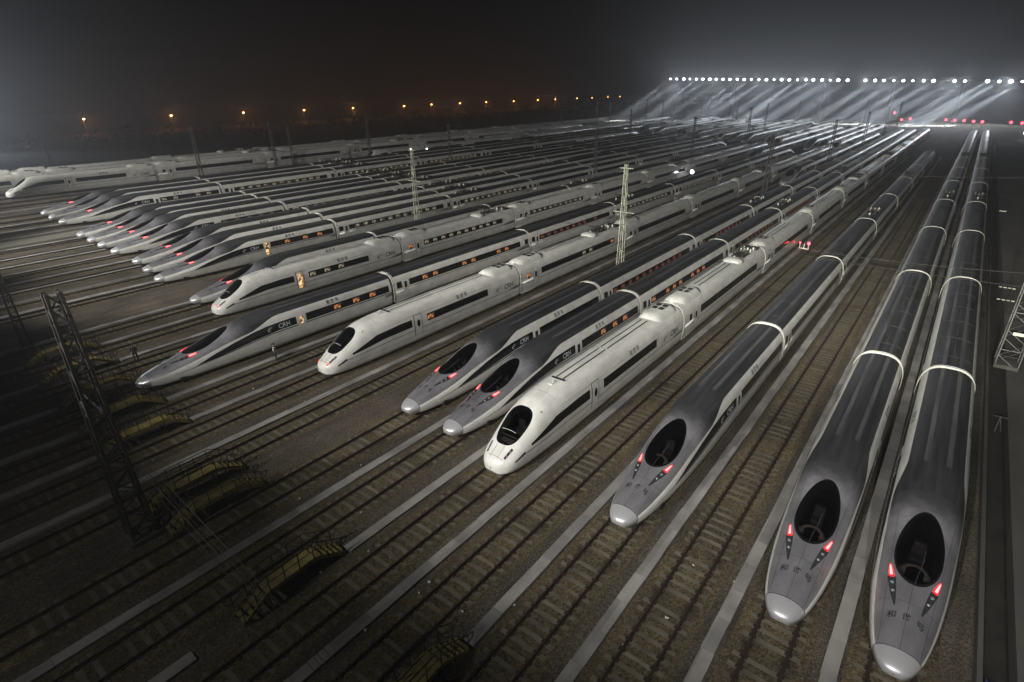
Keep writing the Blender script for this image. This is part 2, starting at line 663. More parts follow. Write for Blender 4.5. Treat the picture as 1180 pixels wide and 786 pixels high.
def shell_side(sh, ys, thb, mb, nl=5, nu=9):
    for sx in (1, -1):
        rows = []
        for y in ys:
            w, zt, zm, zb, n = sh.p(y)
            r = [(sx * sh.xs(y, zb + (zm - zb) * j / nl), y, zb + (zm - zb) * j / nl) for j in range(nl)]
            tb = thb(y)
            r += [sh.ang(y, tb * (j / nu) ** 1.0, sx) for j in range(nu + 1)]
            rows.append(r)
        mb.grid(rows, sx < 0)
    mb.grid([[(-sh.xs(y, sh.p(y)[3]), y, sh.p(y)[3]), (sh.xs(y, sh.p(y)[3]), y, sh.p(y)[3])] for y in ys])


def shell_top(sh, ys, thb, mb, nr=20, skip=None):
    rows = []
    for y in ys:
        tb = thb(y)
        r = []
        for j in range(nr + 1):
            th = tb + (PI - 2 * tb) * j / nr
            r.append(sh.ang(y, th) if th <= PI / 2 else sh.ang(y, PI - th, -1))
        rows.append(r)
    if not skip:
        mb.grid(rows)
        return
    n = nr + 1
    vs = [p for r in rows for p in r]
    fs = []
    for i in range(len(rows) - 1):
        for j in range(nr):
            q = (i * n + j, i * n + j + 1, (i + 1) * n + j + 1, (i + 1) * n + j)
            c = [sum(vs[k][a] for k in q) / 4 for a in range(3)]
            if not skip(c):
                fs.append(q)
    mb.add(vs, fs)


def end_cap(sh, y, mb, flip=False, n=18):
    w, zt, zm, zb, nn = sh.p(y)
    pts = [(-w * .9, y, zb), (w * .9, y, zb)] + [(sh.ang(y, PI / 2 * j / n)) for j in range(n + 1)] + [sh.ang(y, PI / 2 * j / n, -1) for j in range(n - 1, -1, -1)]
    f = tuple(range(len(pts)))
    mb.add(pts, [f if not flip else f[::-1]])


def side_patch(sh, ys, lo, hi, mb, sides=(1, -1), off=.008, nz=4):
    for sx in sides:
        rows = []
        for y in ys:
            a, b = lo(y), hi(y)
            rows.append([sh.nrm_side(y, a + (b - a) * j / nz, sx, off) for j in range(nz + 1)])
        mb.grid(rows, sx < 0)


def side_text(sh, txt, size, y0, z0, mb, sides=(1, -1), off=.014):
    vs, fs = text_mesh(txt, size)
    for sx in sides:
        pts = [sh.nrm_side(y0 + sx * v.x, z0 + v.y, sx, off) for v in vs]
        mb.add(pts, fs)


def swoosh(sh, y0, z0, s, mb, sides=(1, -1), off=.014):
    """railway emblem: two nested leaning arcs"""
    for sx in sides:
        for r, wd, a0, a1 in ((1.0, .26, 70, 285), (.48, .22, 40, 250)):
            rows = []
            for i in range(13):
                t = R(a0 + (a1 - a0) * i / 12)
                taper = math.sin(PI * (i + .6) / 13.2)
                row = []
                for q in (r - wd * taper * .5, r + wd * taper * .5):
                    u, v = q * math.cos(t) * 1.25, q * math.sin(t) * .8
                    row.append(sh.nrm_side(y0 + sx * (u + .35 * v) * s, z0 + v * s, sx, off))
                rows.append(row)
            mb.grid(rows)


def linsp(a, b, n):
    return [a + (b - a) * i / (n - 1) for i in range(n)]


LC = 26.2      # car length, coupling to coupling
LH = 26.6      # leading car


def hoop_mesh(sh, y, dark=False):
    """bellows between two cars with its pale outer hoop"""
    mb = MB()
    w, zt, zm, zb, n = sh.p(y)
    for r0, r1, dy in ((.0, .036, .08),):
        pts_o, pts_i = [], []
        prof = [(w * .93, zb + .25), (w, zm * .8), (w, zm)] + [(sh.ang(y, PI / 2 * j / 10)[0], sh.ang(y, PI / 2 * j / 10)[2]) for j in range(1, 11)]
        prof = prof + [(-a, b) for a, b in prof[-2::-1]]
        rows = []
        for a, b in prof:
            cx, cz = 0, zm
            d = Vector((a - cx, b - cz))
            d = d.normalized() * r1 if d.length > 0 else d
            rows.append([(a, -dy, b), (a + d.x, -dy, b + d.y), (a + d.x, dy, b + d.y), (a, dy, b)])
        mb.grid(rows)
    return mb


def build_underframe(y0, y1):
    mb = MB()
    mb.box(-1.25, 1.25, y0, y1, .24, .62)
    for c in (y0 + 3.6, y1 - 3.2):
        for sx in (-1, 1):
            for q in (-1.25, 1.25):
                # wheels standing on the rails
                pts = []
                for dx in (-.06, .06):
                    for i in range(14):
                        t = 2 * PI * i / 14
                        pts.append((sx * .755 + dx, c + q + .43 * math.cos(t), .65 + .43 * math.sin(t)))
                mb.add(pts, [(i, (i + 1) % 14, 14 + (i + 1) % 14, 14 + i) for i in range(14)] + [tuple(range(14)), tuple(range(27, 13, -1))])
            mb.box(sx * 1.02 - .06, sx * 1.02 + .06, c - 1.7, c + 1.7, .45, .75)
    return mb.mesh("underframe", "under")


def pantograph_mb(y0, z):
    """folded pantograph with insulators, and the bus-bar gear around it"""
    mb = MB()
    mb.box(-.75, .75, y0 - 1.2, y0 + 1.3, z + .02, z + .10)
    for sx in (-.55, .55):
        for q in (-1.0, 0, 1.0):
            mb.bar((sx, y0 + q, z + .1), (sx, y0 + q, z + .42), .07)
        mb.bar((sx, y0 - 1.05, z + .44), (sx, y0 + 1.05, z + .44), .035)
        mb.bar((sx, y0 + 1.0, z + .48), (sx * .4, y0 - 1.2, z + .72), .03)
    mb.bar((-.8, y0 - 1.2, z + .78), (.8, y0 - 1.2, z + .78), .05)
    mb.bar((-.8, y0 - .95, z + .78), (.8, y0 - .95, z + .78), .04)
    for sx in (-1, 1):
        mb.path([(sx * .8, y0 - 1.2, z + .78), (sx * 1.0, y0 - 1.15, z + .7), (sx * 1.08, y0 - 1.1, z + .55)], .03)
    mb.bar((-.5, y0 + 1.9, z + .5), (.6, y0 + 3.1, z + .5), .03)
    mb.bar((0, y0 - 1.0, z + .5), (0, y0 + 3.4, z + .85), .045)
    mb.box(-.9, .9, y0 + 3.4, y0 + 4.6, z - .06, z + .22)
    return mb


def insulator_mesh():
    """one ribbed roof insulator"""
    mb = MB()
    prof = [(.0, -.04), (.08, -.04), (.07, .08), (.15, .11), (.07, .16), (.15, .22), (.07, .27), (.14, .33), (.06, .38), (.06, .46), (0, .46)]
    mb.grid([[(r * math.cos(2 * PI * i / 9), r * math.sin(2 * PI * i / 9), z) for i in range(10)] for r, z in prof])
    return mb.mesh("insulator", "hoop", True)


INSUL = insulator_mesh()
INSPOT = [(-.5, 1.9), (.6, 1.9), (.1, 2.5), (-.5, 3.1), (.6, 3.1), (0, -2.2)]


# ---- the long-nosed silver type
HW, HT = 1.68, 3.80
STREAM = Shell([
    (0.00, .02, .86, .85, .80, 2.0), (.05, .28, .98, .85, .66, 2.0), (.18, .48, 1.09, .85, .56, 2.05), (.45, .68, 1.23, .86, .50, 2.1),
    (.95, .88, 1.41, .89, .44, 2.15), (2, 1.12, 1.69, .96, .41, 2.2), (3.5, 1.33, 2.05, 1.06, .38, 2.25), (5, 1.47, 2.45, 1.16, .36, 2.3),
    (7, 1.58, 3.02, 1.32, .35, 2.35), (9, 1.645, 3.47, 1.47, .35, 2.45), (11, 1.675, 3.73, 1.57, .35, 2.6), (12.5, HW, HT, 1.62, .35, 2.75),
    (40, HW, HT, 1.62, .35, 2.75)])
CAPY = .86


def thb_stream(y):
    # angle of the seam between white side and grey top
    if y < 9.5:
        return .34 + .14 * min(1, y / 6)
    t = min(1, (y - 9.5) / 3.2)
    t = t * t * (3 - 2 * t)
    return .48 + .36 * t


def egg(y, x, g=1.0):
    u = (y - 6.15) / (2.12 * g)
    if abs(u) >= 1:
        return False
    return abs(x) < .93 * g * math.sqrt(1 - u * u) * (1 - .14 * u)


def pw(tab, y):
    for (a, va), (b, vb) in zip(tab[:-1], tab[1:]):
        if y <= b:
            return va + (vb - va) * max(0, y - a) / (b - a)
    return tab[-1][1]


def band_lo(y):
    return pw([(4.4, 1.22), (6, 1.38), (8, 1.60), (10, 1.81), (12, 1.98), (12.6, 2.0)], y)


def band_hi(y):
    return pw([(4.4, 1.225), (5, 1.42), (6, 1.72), (8, 2.20), (10, 2.55), (11.4, 2.70), (12.6, 2.74)], y)


def stream_head():
    P = {}
    ys_n = [CAPY + i * .16 for i in range(75)]
    ys_n = [y for y in ys_n if y < 12.5] + linsp(12.5, LH - .35, 12)
    mb = MB()
    shell_side(STREAM, ys_n, thb_stream, mb)
    end_cap(STREAM, LH - .35, mb)
    P["head_car"] = mb.mesh("head_car", "white", True)
    # silver hood back to the end of the nose, then the dark roof
    split = 9.7
    mb = MB()
    shell_top(STREAM, [y for y in ys_n if y < split] + [split], thb_stream, mb, 34, lambda c: egg(c[1], c[0], .95))
    P["nose_hood"] = mb.mesh("nose_hood", "silver", True)
    mb = MB()
    shell_top(STREAM, [split] + [y for y in ys_n if y > split], thb_stream, mb, 24)
    P["roof"] = mb.mesh("roof", "roof", True)
    mb = MB()
    for x0 in (-.62, .38):
        rows = [[STREAM.nrm_top(y, x0 + d, .012) for d in (0, .12, .24)] for y in linsp(12.4, LH - .4, 8)]
        mb.grid(rows, True)
    P["roof_strip"] = mb.mesh("roof_strip", "roofstrip", True)
    # nose cap
    mb = MB()
    ys = [.0, .02, .05, .1, .18, .3, .45, .65, CAPY - .012]
    rows = []
    for y in ys:
        w, zt, zm, zb, n = STREAM.p(y)
        r = [STREAM.ang(y, PI / 2 * j / 8, 1) for j in range(9)] + [STREAM.ang(y, PI / 2 * j / 8, -1) for j in range(7, -1, -1)]
        r = [(w * .9, y, zb)] + r + [(-w * .9, y, zb), (0, y, zb - .02), (w * .9, y, zb)]
        rows.append(r)
    mb.grid(rows)
    P["nose_cap"] = mb.mesh("nose_cap", "cap", True)
    mb = MB()
    w, zt, zm, zb, n = STREAM.p(CAPY)
    pts = [STREAM.ang(CAPY, PI / 2 * j / 10, 1) for j in range(11)] + [STREAM.ang(CAPY, PI / 2 * j / 10, -1) for j in range(9, -1, -1)]
    mb.path([Vector(p) * 1 for p in pts], .012, 4)
    P["cap_seam"] = mb.mesh("cap_seam", "letter")
    # panel seams of the hood
    mb = MB()
    for x in (0, ):
        mb.path([STREAM.nrm_top(y, x, .004) for y in linsp(CAPY, 3.95, 8)], .007, 3)
    for yy in (3.1, 8.5):
        mb.path([STREAM.nrm_top(yy - .12 * x * x, x, .004) for x in linsp(-1.05, 1.05, 12)], .007, 3)
    for sx in (-1, 1):
        mb.path([STREAM.nrm_top(y, sx * (.75 + (y - 1) * .055), .004) for y in linsp(1.0, 8.4, 16)], .006, 3)
    P["hood_seam"] = mb.mesh("hood_seam", "letter")
    mb = MB()
    mb.path([STREAM.nrm_top(4.1, .05, .03), STREAM.nrm_top(4.7, .10, .04), STREAM.nrm_top(5.5, .22, .03)], .016, 4)
    mb.path([STREAM.nrm_top(5.0, .16, .03), STREAM.nrm_top(6.0, .20, .03)], .02, 4)
    P["wiper"] = mb.mesh("wiper", "rubber")
    # windscreen with its black rim
    mb = MB()
    N = 40
    rims = []
    for gsz in (1.0, .93):
        ring = []
        for i in range(N):
            t = 2 * PI * i / N
            u = math.cos(t)
            yy = 6.15 + 2.12 * gsz * u
            xx = .93 * gsz * math.sin(t) * (1 - .14 * u)
            ring.append(STREAM.nrm_top(yy, xx, .012))
        rims.append(ring + ring[:1])
    mb.grid(rims)
    P["windscreen_rim"] = mb.mesh("windscreen_rim", "black", True)
    mb = MB()
    rows = []
    for q in linsp(0.02, .935, 8):
        ring = []
        for i in range(N + 1):
            t = 2 * PI * i / N
            u = math.cos(t)
            ring.append(STREAM.nrm_top(6.15 + 2.12 * q * u, .93 * q * math.sin(t) * (1 - .14 * u), .008))
        rows.append(ring)
    mb.grid(rows, True)
    P["windscreen"] = mb.mesh("windscreen", "glass", True)
    # the cab seen through it
    mb = MB()
    rows = []
    for y in linsp(3.9, 9.0, 14):
        w, zt, zm, zb, n = STREAM.p(y)
        zz = 1.35 + max(0, (y - 4.6)) * .05
        r = [(x, y, min(zz, STREAM.zs(y, x) - .05)) for x in linsp(-1.1, 1.1, 9)]
        rows.append(r)
    mb.grid(rows, True)
    for sx in (-1, 1):
        mb.grid([[(sx * 1.1, y, 1.35), (sx * 1.1, y, max(1.36, STREAM.zs(y, 1.1) - .06))] for y in linsp(3.9, 9.0, 14)])
    mb.grid([[(-1.1, 8.8, 1.3), (-1.1, 8.8, 2.5), (-.8, 8.8, 3.25)], [(1.1, 8.8, 1.3), (1.1, 8.8, 2.5), (.8, 8.8, 3.25)]])
    P["cab"] = mb.mesh("cab", "cab")
    mb = MB()
    # curved console: a pale rim round a darker desk top
    rows = []
    for i in range(13):
        t = PI * (i / 12)
        cx, cy = math.cos(t), math.sin(t)
        rows.append([(.62 * cx, 4.98 + .62 * cy, 1.98 + .12 * cy), (.52 * cx, 4.98 + .52 * cy, 2.08 + .12 * cy), (.42 * cx, 4.98 + .42 * cy, 2.0 + .12 * cy)])
    mb.grid(rows)
    mb.box(-.62, -.36, 5.0, 5.25, 1.8, 2.06)
    mb.box(.36, .62, 5.0, 5.25, 1.8, 2.06)
    P["cab_console"] = mb.mesh("cab_console", "desk", True)
    mb = MB()
    mb.box(-.28, .28, 6.3, 6.8, 1.5, 1.9)
    mb.box(-.26, .26, 6.75, 6.9, 1.85, 2.55)
    P["driver_seat"] = mb.mesh("driver_seat", "seat")
    # lamp clusters
    for nm, sx in (("l", -1), ("r", 1)):
        def cl(t, off=.012, wd=0.0):
            # t = 0 front tip .. 1 rear end; centre line runs outward and back
            y = 2.75 + 2.15 * t
            x = sx * (.50 + .46 * t + wd)
            return STREAM.nrm_top(y, x, off)
        mb = MB()
        rows = []
        for t in linsp(0, .67, 12):
            hw = .15 * math.sin(PI * (.04 + .62 * t)) ** .8
            rows.append([cl(t, .012, -hw), cl(t, .016, 0), cl(t, .012, hw)])
        mb.grid(rows, sx > 0) if False else mb.grid(rows, True)
        P["headlight_" + nm] = mb.mesh("headlight", "lampwell", True)
        for q, t in enumerate((.34, .53)):
            mb = MB()
            mb.ball(cl(t, .02), .085, 10, 6, (1, 1, .6))
            P["lens%d_%s" % (q, nm)] = mb.mesh("headlamp_lens", "lens", True)
        mb = MB()
        rows = []
        for t in linsp(.66, 1.0, 9):
            q = (t - .66) / .34
            hw = .115 * (1 - q) ** .6 * min(1, .55 + q * 3)
            rows.append([cl(t, .014, -hw), cl(t, .030, -hw * .55), cl(t, .035, 0), cl(t, .030, hw * .55), cl(t, .014, hw)])
        mb.grid(rows, True)
        me = mb.mesh("tail_lamp", "red", True)
        me.materials.append(MT["redcore"])
        for pn, pg in enumerate(me.polygons):
            pg.material_index = 1 if pn % 4 in (1, 2) and 4 <= pn < 28 else 0
        P["tail_" + nm] = me
    # nose lettering
    vs, fs = text_mesh("和  谐  号", .33)
    mb = MB()
    mb.add([STREAM.nrm_top(2.35 - .35 * (v.x * v.x) + v.y * 1.15, v.x, .012) for v in vs], fs)
    P["nose_lettering"] = mb.mesh("nose_lettering", "letter")
    # side: tapering window band and its thin lower stripe
    mb = MB()
    side_patch(STREAM, linsp(4.4, 14.2, 44), band_lo, band_hi, mb)
    side_patch(STREAM, linsp(15.3, LH - .7, 12), band_lo, band_hi, mb)
    P["window_band"] = mb.mesh("window_band", "black", True)
    mb = MB()
    side_patch(STREAM, linsp(2.6, LH - .5, 50), lambda y: min(1.80, .98 + (y - 2.6) * .092) + .0, lambda y: min(1.80, .98 + (y - 2.6) * .092) + min(.085, .02 + (y - 2.6) * .016), mb, nz=1)
    P["side_stripe"] = mb.mesh("side_stripe", "line")
    mb = MB()
    side_patch(STREAM, linsp(14.32, 15.18, 4), lambda y: .95, lambda y: 2.95, mb, off=.012, nz=10)
    P["door"] = mb.mesh("door", "white", True)
    mb = MB()
    side_patch(STREAM, linsp(14.55, 14.95, 4), lambda y: 1.85, lambda y: 2.6, mb, off=.020, nz=4)
    P["door_window"] = mb.mesh("door_window", "black", True)
    mb = MB()
    side_text(STREAM, "CRH", .62, 12.9, 2.33, mb)
    swoosh(STREAM, 11.5, 2.28, .24, mb, (1,))
    swoosh(STREAM, 14.1, 2.28, .2, mb, (-1,))
    P["railway_logo"] = mb.mesh("railway_logo", "pale_letter")
    mb = MB()
    side_text(STREAM, "和 谐 号", .42, 18.6, 3.02, mb)
    P["side_lettering"] = mb.mesh("side_lettering", "letter")
    P["underframe"] = build_underframe(3.0, LH - .5)
    return P


def stream_car(kind):
    P = {}
    ys = linsp(12.5, 12.5 + LC - .5, 8)
    off = -12.5 + .25

    class Sh(Shell):
        def p(s, y):
            return STREAM.p(20)
    sh = Sh(None)
    ys = linsp(.25, LC - .25, 8)
    th = lambda y: .84
    mb = MB()
    shell_side(sh, ys, th, mb)
    end_cap(sh, LC - .25, mb)
    end_cap(sh, .25, mb, True)
    P["passenger_car"] = mb.mesh("passenger_car", "white", True)
    mb = MB()
    shell_top(sh, ys, th, mb, 20)
    P["roof"] = mb.mesh("roof", "roof", True)
    mb = MB()
    for x0 in (-.62, .38):
        mb.grid([[sh.nrm_top(y, x0 + d, .012) for d in (0, .12, .24)] for y in linsp(.4, LC - .4, 3)], True)
    P["roof_strip"] = mb.mesh("roof_strip", "roofstrip", True)
    mb = MB()
    for q, yy in enumerate(linsp(2.2, LC - 2.2, 6)):
        if q:
            mb.bar(sh.nrm_top(yy - 4.36, 0, .012), sh.nrm_top(yy, 0, .012), .018, 3)
        mb.path([sh.nrm_top(yy, x, .012) for x in linsp(-1.05, 1.05, 9)], .018, 3)
    P["roof_seam"] = mb.mesh("roof_seam", "roofstrip")
    mb = MB()
    side_patch(sh, linsp(2.4, LC - 2.4, 4), lambda y: 2.0, lambda y: 2.72, mb)
    side_patch(sh, linsp(.5, 1.25, 2), lambda y: 2.0, lambda y: 2.72, mb)
    side_patch(sh, linsp(LC - 1.25, LC - .5, 2), lambda y: 2.0, lambda y: 2.72, mb)
    P["window_band"] = mb.mesh("window_band", "black", True)
    mb = MB()
    side_patch(sh, linsp(.3, LC - .3, 3), lambda y: 1.80, lambda y: 1.855, mb, nz=1)
    P["side_stripe"] = mb.mesh("side_stripe", "line")
    mb = MB()
    side_patch(sh, linsp(1.4, 2.25, 2), lambda y: .95, lambda y: 2.95, mb, off=.012, nz=8)
    P["door"] = mb.mesh("door", "white", True)
    mb = MB()
    side_patch(sh, linsp(1.64, 2.0, 2), lambda y: 1.9, lambda y: 2.6, mb, off=.02, nz=4)
    P["door_window"] = mb.mesh("door_window", "black", True)
    hp = hoop_mesh(sh, 1)
    P["gangway_hoop"] = hp.mesh("gangway_hoop", "hoop", True)
    P["underframe"] = build_underframe(.4, LC - .4)
    mb = pantograph_mb(5.0, HT)
    P["pantograph"] = mb.mesh("pantograph", "darksteel")
    return P


# ---- the white short-nosed type
BT = Shell([
    (0.00, .02, .84, .80, .62, 2.0), (.06, .46, 1.06, .80, .44, 2.1), (.22, .76, 1.28, .83, .38, 2.2), (.55, 1.02, 1.53, .88, .34, 2.3),
    (1.0, 1.20, 1.80, .98, .32, 2.35), (1.5, 1.31, 2.10, 1.08, .31, 2.4), (2.5, 1.44, 2.80, 1.28, .31, 2.45), (3.5, 1.52, 3.38, 1.45, .31, 2.5),
    (4.8, 1.58, 3.72, 1.58, .31, 2.6), (6.5, 1.62, 3.86, 1.65, .31, 2.7), (9, 1.635, 3.89, 1.68, .31, 2.8), (40, 1.635, 3.89, 1.68, .31, 2.8)])
BTC = Shell([(0, 1.635, 3.89, 1.68, .31, 2.8), (40, 1.635, 3.89, 1.68, .31, 2.8)])
LB = 26.6


def wscr(y, x, g=1.0):
    u = (y - 2.46) / (1.30 * g)
    if abs(u) >= 1:
        return False
    return abs(x) < g * (.92 + .10 * u) * (1 - abs(u) ** 3.2) ** (1 / 2.2)


def bt_head():
    P = {}
    ys = [0, .02, .06, .12, .22, .36] + [.5 + .13 * i for i in range(60)]
    ys = [y for y in ys if y < 7.5] + linsp(7.5, LB - .3, 10)
    th = lambda y: .55
    mb = MB()
    shell_side(BT, ys, th, mb)
    shell_top(BT, ys, th, mb, 34, lambda c: wscr(c[1], c[0], .94))
    end_cap(BT, LB - .3, mb)
    P["head_car"] = mb.mesh("head_car", "white", True)
    N = 44

    def ring(gsz, off):
        out = []
        for i in range(N + 1):
            t = 2 * PI * i / N
            # superelliptic outline
            u = math.copysign(abs(math.cos(t)) ** .72, math.cos(t))
            v = math.copysign(abs(math.sin(t)) ** .72, math.sin(t))
            out.append(BT.nrm_top(2.46 + 1.30 * gsz * u, gsz * (.92 + .10 * u) * v, off))
        return out
    mb = MB()
    mb.grid([ring(1.0, .012), ring(.92, .012)])
    P["windscreen_rim"] = mb.mesh("windscreen_rim", "black", True)
    mb = MB()
    mb.grid([ring(q, .008) for q in linsp(.02, .93, 8)], True)
    P["windscreen"] = mb.mesh("windscreen", "glass", True)
    mb = MB()
    mb.grid([[(-1.1, y, 1.45 + (y - 1.4) * .1), (1.1, y, 1.45 + (y - 1.4) * .1)] for y in (1.25, 4.1)], True)
    for sx in (-1, 1):
        mb.grid([[(sx * 1.1, y, 1.4), (sx * 1.1, y, max(1.42, BT.zs(y, 1.1) - .05))] for y in linsp(1.25, 4.1, 8)])
    mb.grid([[(-1.1, 4.05, 1.4), (-1.1, 4.05, 3.3)], [(1.1, 4.05, 1.4), (1.1, 4.05, 3.3)]])
    P["cab"] = mb.mesh("cab", "cab")
    mb = MB()
    mb.box(-.95, .95, 2.0, 2.08, 2.02, 2.07)
    mb.box(-.5, .5, 1.62, 1.98, 1.8, 1.88)
    P["cab_console"] = mb.mesh("cab_console", "desk")
    mb = MB()
    mb.box(-.28, .28, 3.0, 3.4, 1.6, 2.0)
    mb.box(-.26, .26, 3.35, 3.5, 1.95, 2.6)
    P["driver_seat"] = mb.mesh("driver_seat", "seat")
    mb = MB()
    mb.path([BT.nrm_top(2.05, x, .03) for x in linsp(-.62, .5, 6)], .014, 4)
    P["wiper"] = mb.mesh("wiper", "fairing")
    # panel seams along the shoulders and across the roof
    mb = MB()
    for sx in (-1, 1):
        mb.path([BT.nrm_side(y, 3.02, sx, .004) for y in linsp(4.6, LB - .5, 14)], .008, 3)
        mb.path([BT.nrm_side(y, .95, sx, .004) for y in linsp(1.2, LB - .5, 14)], .008, 3)
    for yy in (5.6, 14.0, 21.3):
        mb.path([BT.nrm_top(yy, x, .004) for x in linsp(-1.25, 1.25, 12)], .008, 3)
    P["panel_seam"] = mb.mesh("panel_seam", "letter")
    # headlamp slots on the nose
    for nm, sx in (("l", -1), ("r", 1)):
        mb = MB()
        rows = []
        for y in linsp(.55, 1.25, 6):
            rows.append([BT.nrm_top(y, sx * (.70 + (y - .55) * .18 + d), .012) for d in (-.07, .07)])
        mb.grid(rows, True)
        P["headlight_" + nm] = mb.mesh("headlight", "lampwell", True)
        for q, y in enumerate((.75, 1.05)):
            mb = MB()
            mb.ball(BT.nrm_top(y, sx * (.70 + (y - .55) * .18), .015), .06, 8, 5)
            P["lens%d_%s" % (q, nm)] = mb.mesh("headlamp_lens", "lens", True)
        mb = MB()
        rows = []
        for y in linsp(.28, .50, 4):
            rows.append([BT.nrm_top(y, sx * (.62 + (y - .28) * .2 + d), .014) for d in (-.05, .05)])
        mb.grid(rows, True)
        P["tail_" + nm] = mb.mesh("tail_lamp", "red", True)
    # coupling hatch lines
    mb = MB()
    for x in (-.28, .28):
        mb.path([BT.nrm_top(y, x, .006) for y in linsp(.3, 1.15, 6)], .010, 4)
    mb.path([BT.nrm_top(.42, x, .006) for x in linsp(-.62, .62, 9)], .010, 4)
    P["hatch_seam"] = mb.mesh("hatch_seam", "letter")
    # dark wedge on the cheek and the stripe that runs on from it
    mb = MB()
    lo = lambda y: 1.02 + (y - 1.0) * .35 if y < 1.9 else min(1.52, 1.335 + (y - 1.9) * .06)
    side_patch(BT, linsp(1.0, 1.9, 6), lambda y: 1.02 + (y - 1.0) * .30, lambda y: 1.12 + (y - 1.0) * .42, mb, nz=2)
    side_patch(BT, linsp(1.9, LB - .4, 30), lambda y: min(1.52, 1.29 + (y - 1.9) * .06), lambda y: min(1.52, 1.29 + (y - 1.9) * .06) + .055, mb, nz=1)
    P["side_stripe"] = mb.mesh("side_stripe", "line")
    mb = MB()
    side_patch(BT, linsp(2.5, 9.4, 24), lambda y: min(1.98, 1.62 + (y - 2.5) * .10), lambda y: min(2.72, 1.78 + (y - 2.5) * .30) if y < 5.2 else min(2.72, 2.59 + (y - 5.2) * .05), mb)
    side_patch(BT, linsp(11.4, 20.6, 6), lambda y: 1.98, lambda y: 2.72, mb)
    P["window_band"] = mb.mesh("window_band", "black", True)
    mb = MB()
    side_patch(BT, linsp(9.75, 10.65, 3), lambda y: 1.0, lambda y: 3.0, mb, off=.012, nz=10)
    P["door"] = mb.mesh("door", "white", True)
    mb = MB()
    side_patch(BT, linsp(9.66, 9.75, 2), lambda y: .98, lambda y: 3.02, mb, off=.014, nz=10)
    side_patch(BT, linsp(10.65, 10.69, 2), lambda y: .98, lambda y: 3.02, mb, off=.014, nz=10)
    side_patch(BT, linsp(9.66, 10.69, 3), lambda y: 3.0, lambda y: 3.05, mb, off=.014, nz=2)
    P["door_frame"] = mb.mesh("door_frame", "letter")
    mb = MB()
    for sx in (1, -1):
        rows = []
        for q in (.02, 1):
            rows.append([BT.nrm_side(10.22 + .2 * q * math.cos(2 * PI * i / 16), 2.15 + .36 * q * math.sin(2 * PI * i / 16), sx, .022) for i in range(17)])
        mb.grid(rows)
    P["door_window"] = mb.mesh("door_window", "black", True)
    mb = MB()
    side_text(BT, "CRH", .82, 24.3, 2.12, mb)
    swoosh(BT, 22.55, 2.12, .33, mb, (1,))
    swoosh(BT, 26.0, 2.12, .2, mb, (-1,))
    P["railway_logo"] = mb.mesh("railway_logo", "line")
    mb = MB()
    side_text(BT, "和 谐 号", .46, 16.6, 3.05, mb)
    P["side_lettering"] = mb.mesh("side_lettering", "letter")
    # roof: twin conduit channels and the cross piece in front of them
    mb = MB()
    for x0 in (-.34, .22):
        for a, b in ((7.8, 13.8), (14.1, 21.2)):
            mb.grid([[BT.nrm_top(y, x0 + d, .02) for d in (0, .12)] for y in linsp(a, b, 4)], True)
    mb.box(-.55, .55, 7.55, 7.68, 3.87, 3.94)
    P["roof_channel"] = mb.mesh("roof_channel", "letter")
    mb = MB()
    mb.box(-.16, .16, 6.6, 7.2, 3.84, 3.92)
    mb.bar((0, 6.9, 3.9), (.0, 7.0, 4.12), .03)
    P["roof_aerial"] = mb.mesh("roof_aerial", "fairing")
    P["roof_fairing"] = fairing(21.6, 26.0)
    P["fairing_grille"] = grille(21.6, 26.0)
    P["underframe"] = build_underframe(2.4, LB - .5)
    return P


def fairing(a, b, h=.34, w=1.18):
    mb = MB()
    rows = []
    for y in linsp(a, b, 15):
        t = (y - a) / (b - a)
        e = min(1, t / .22, (1 - t) / .12)
        e = max(0, e)
        e = math.sin(e * PI / 2) ** .7
        r = []
        for x in linsp(-w, w, 13):
            q = x / w
            ww = .55 + .45 * e
            z0 = BTC.zs(1, x * ww) - .03
            r.append((x * ww, y, z0 + (h * e) * (1 - abs(q) ** 3.5)))
        rows.append(r)
    mb.grid(rows, True)
    return mb.mesh("roof_fairing", "fairing", True)


def grille(a, b, h=.34):
    mb = MB()
    c = (a + b) / 2
    for x0 in (-.52, .10):
        for y0 in (c - .1, c + .75):
            mb.box(x0, x0 + .42, y0, y0 + .55, 3.9 + h - .04, 3.9 + h + .02)
    return mb.mesh("fairing_grille", "under")


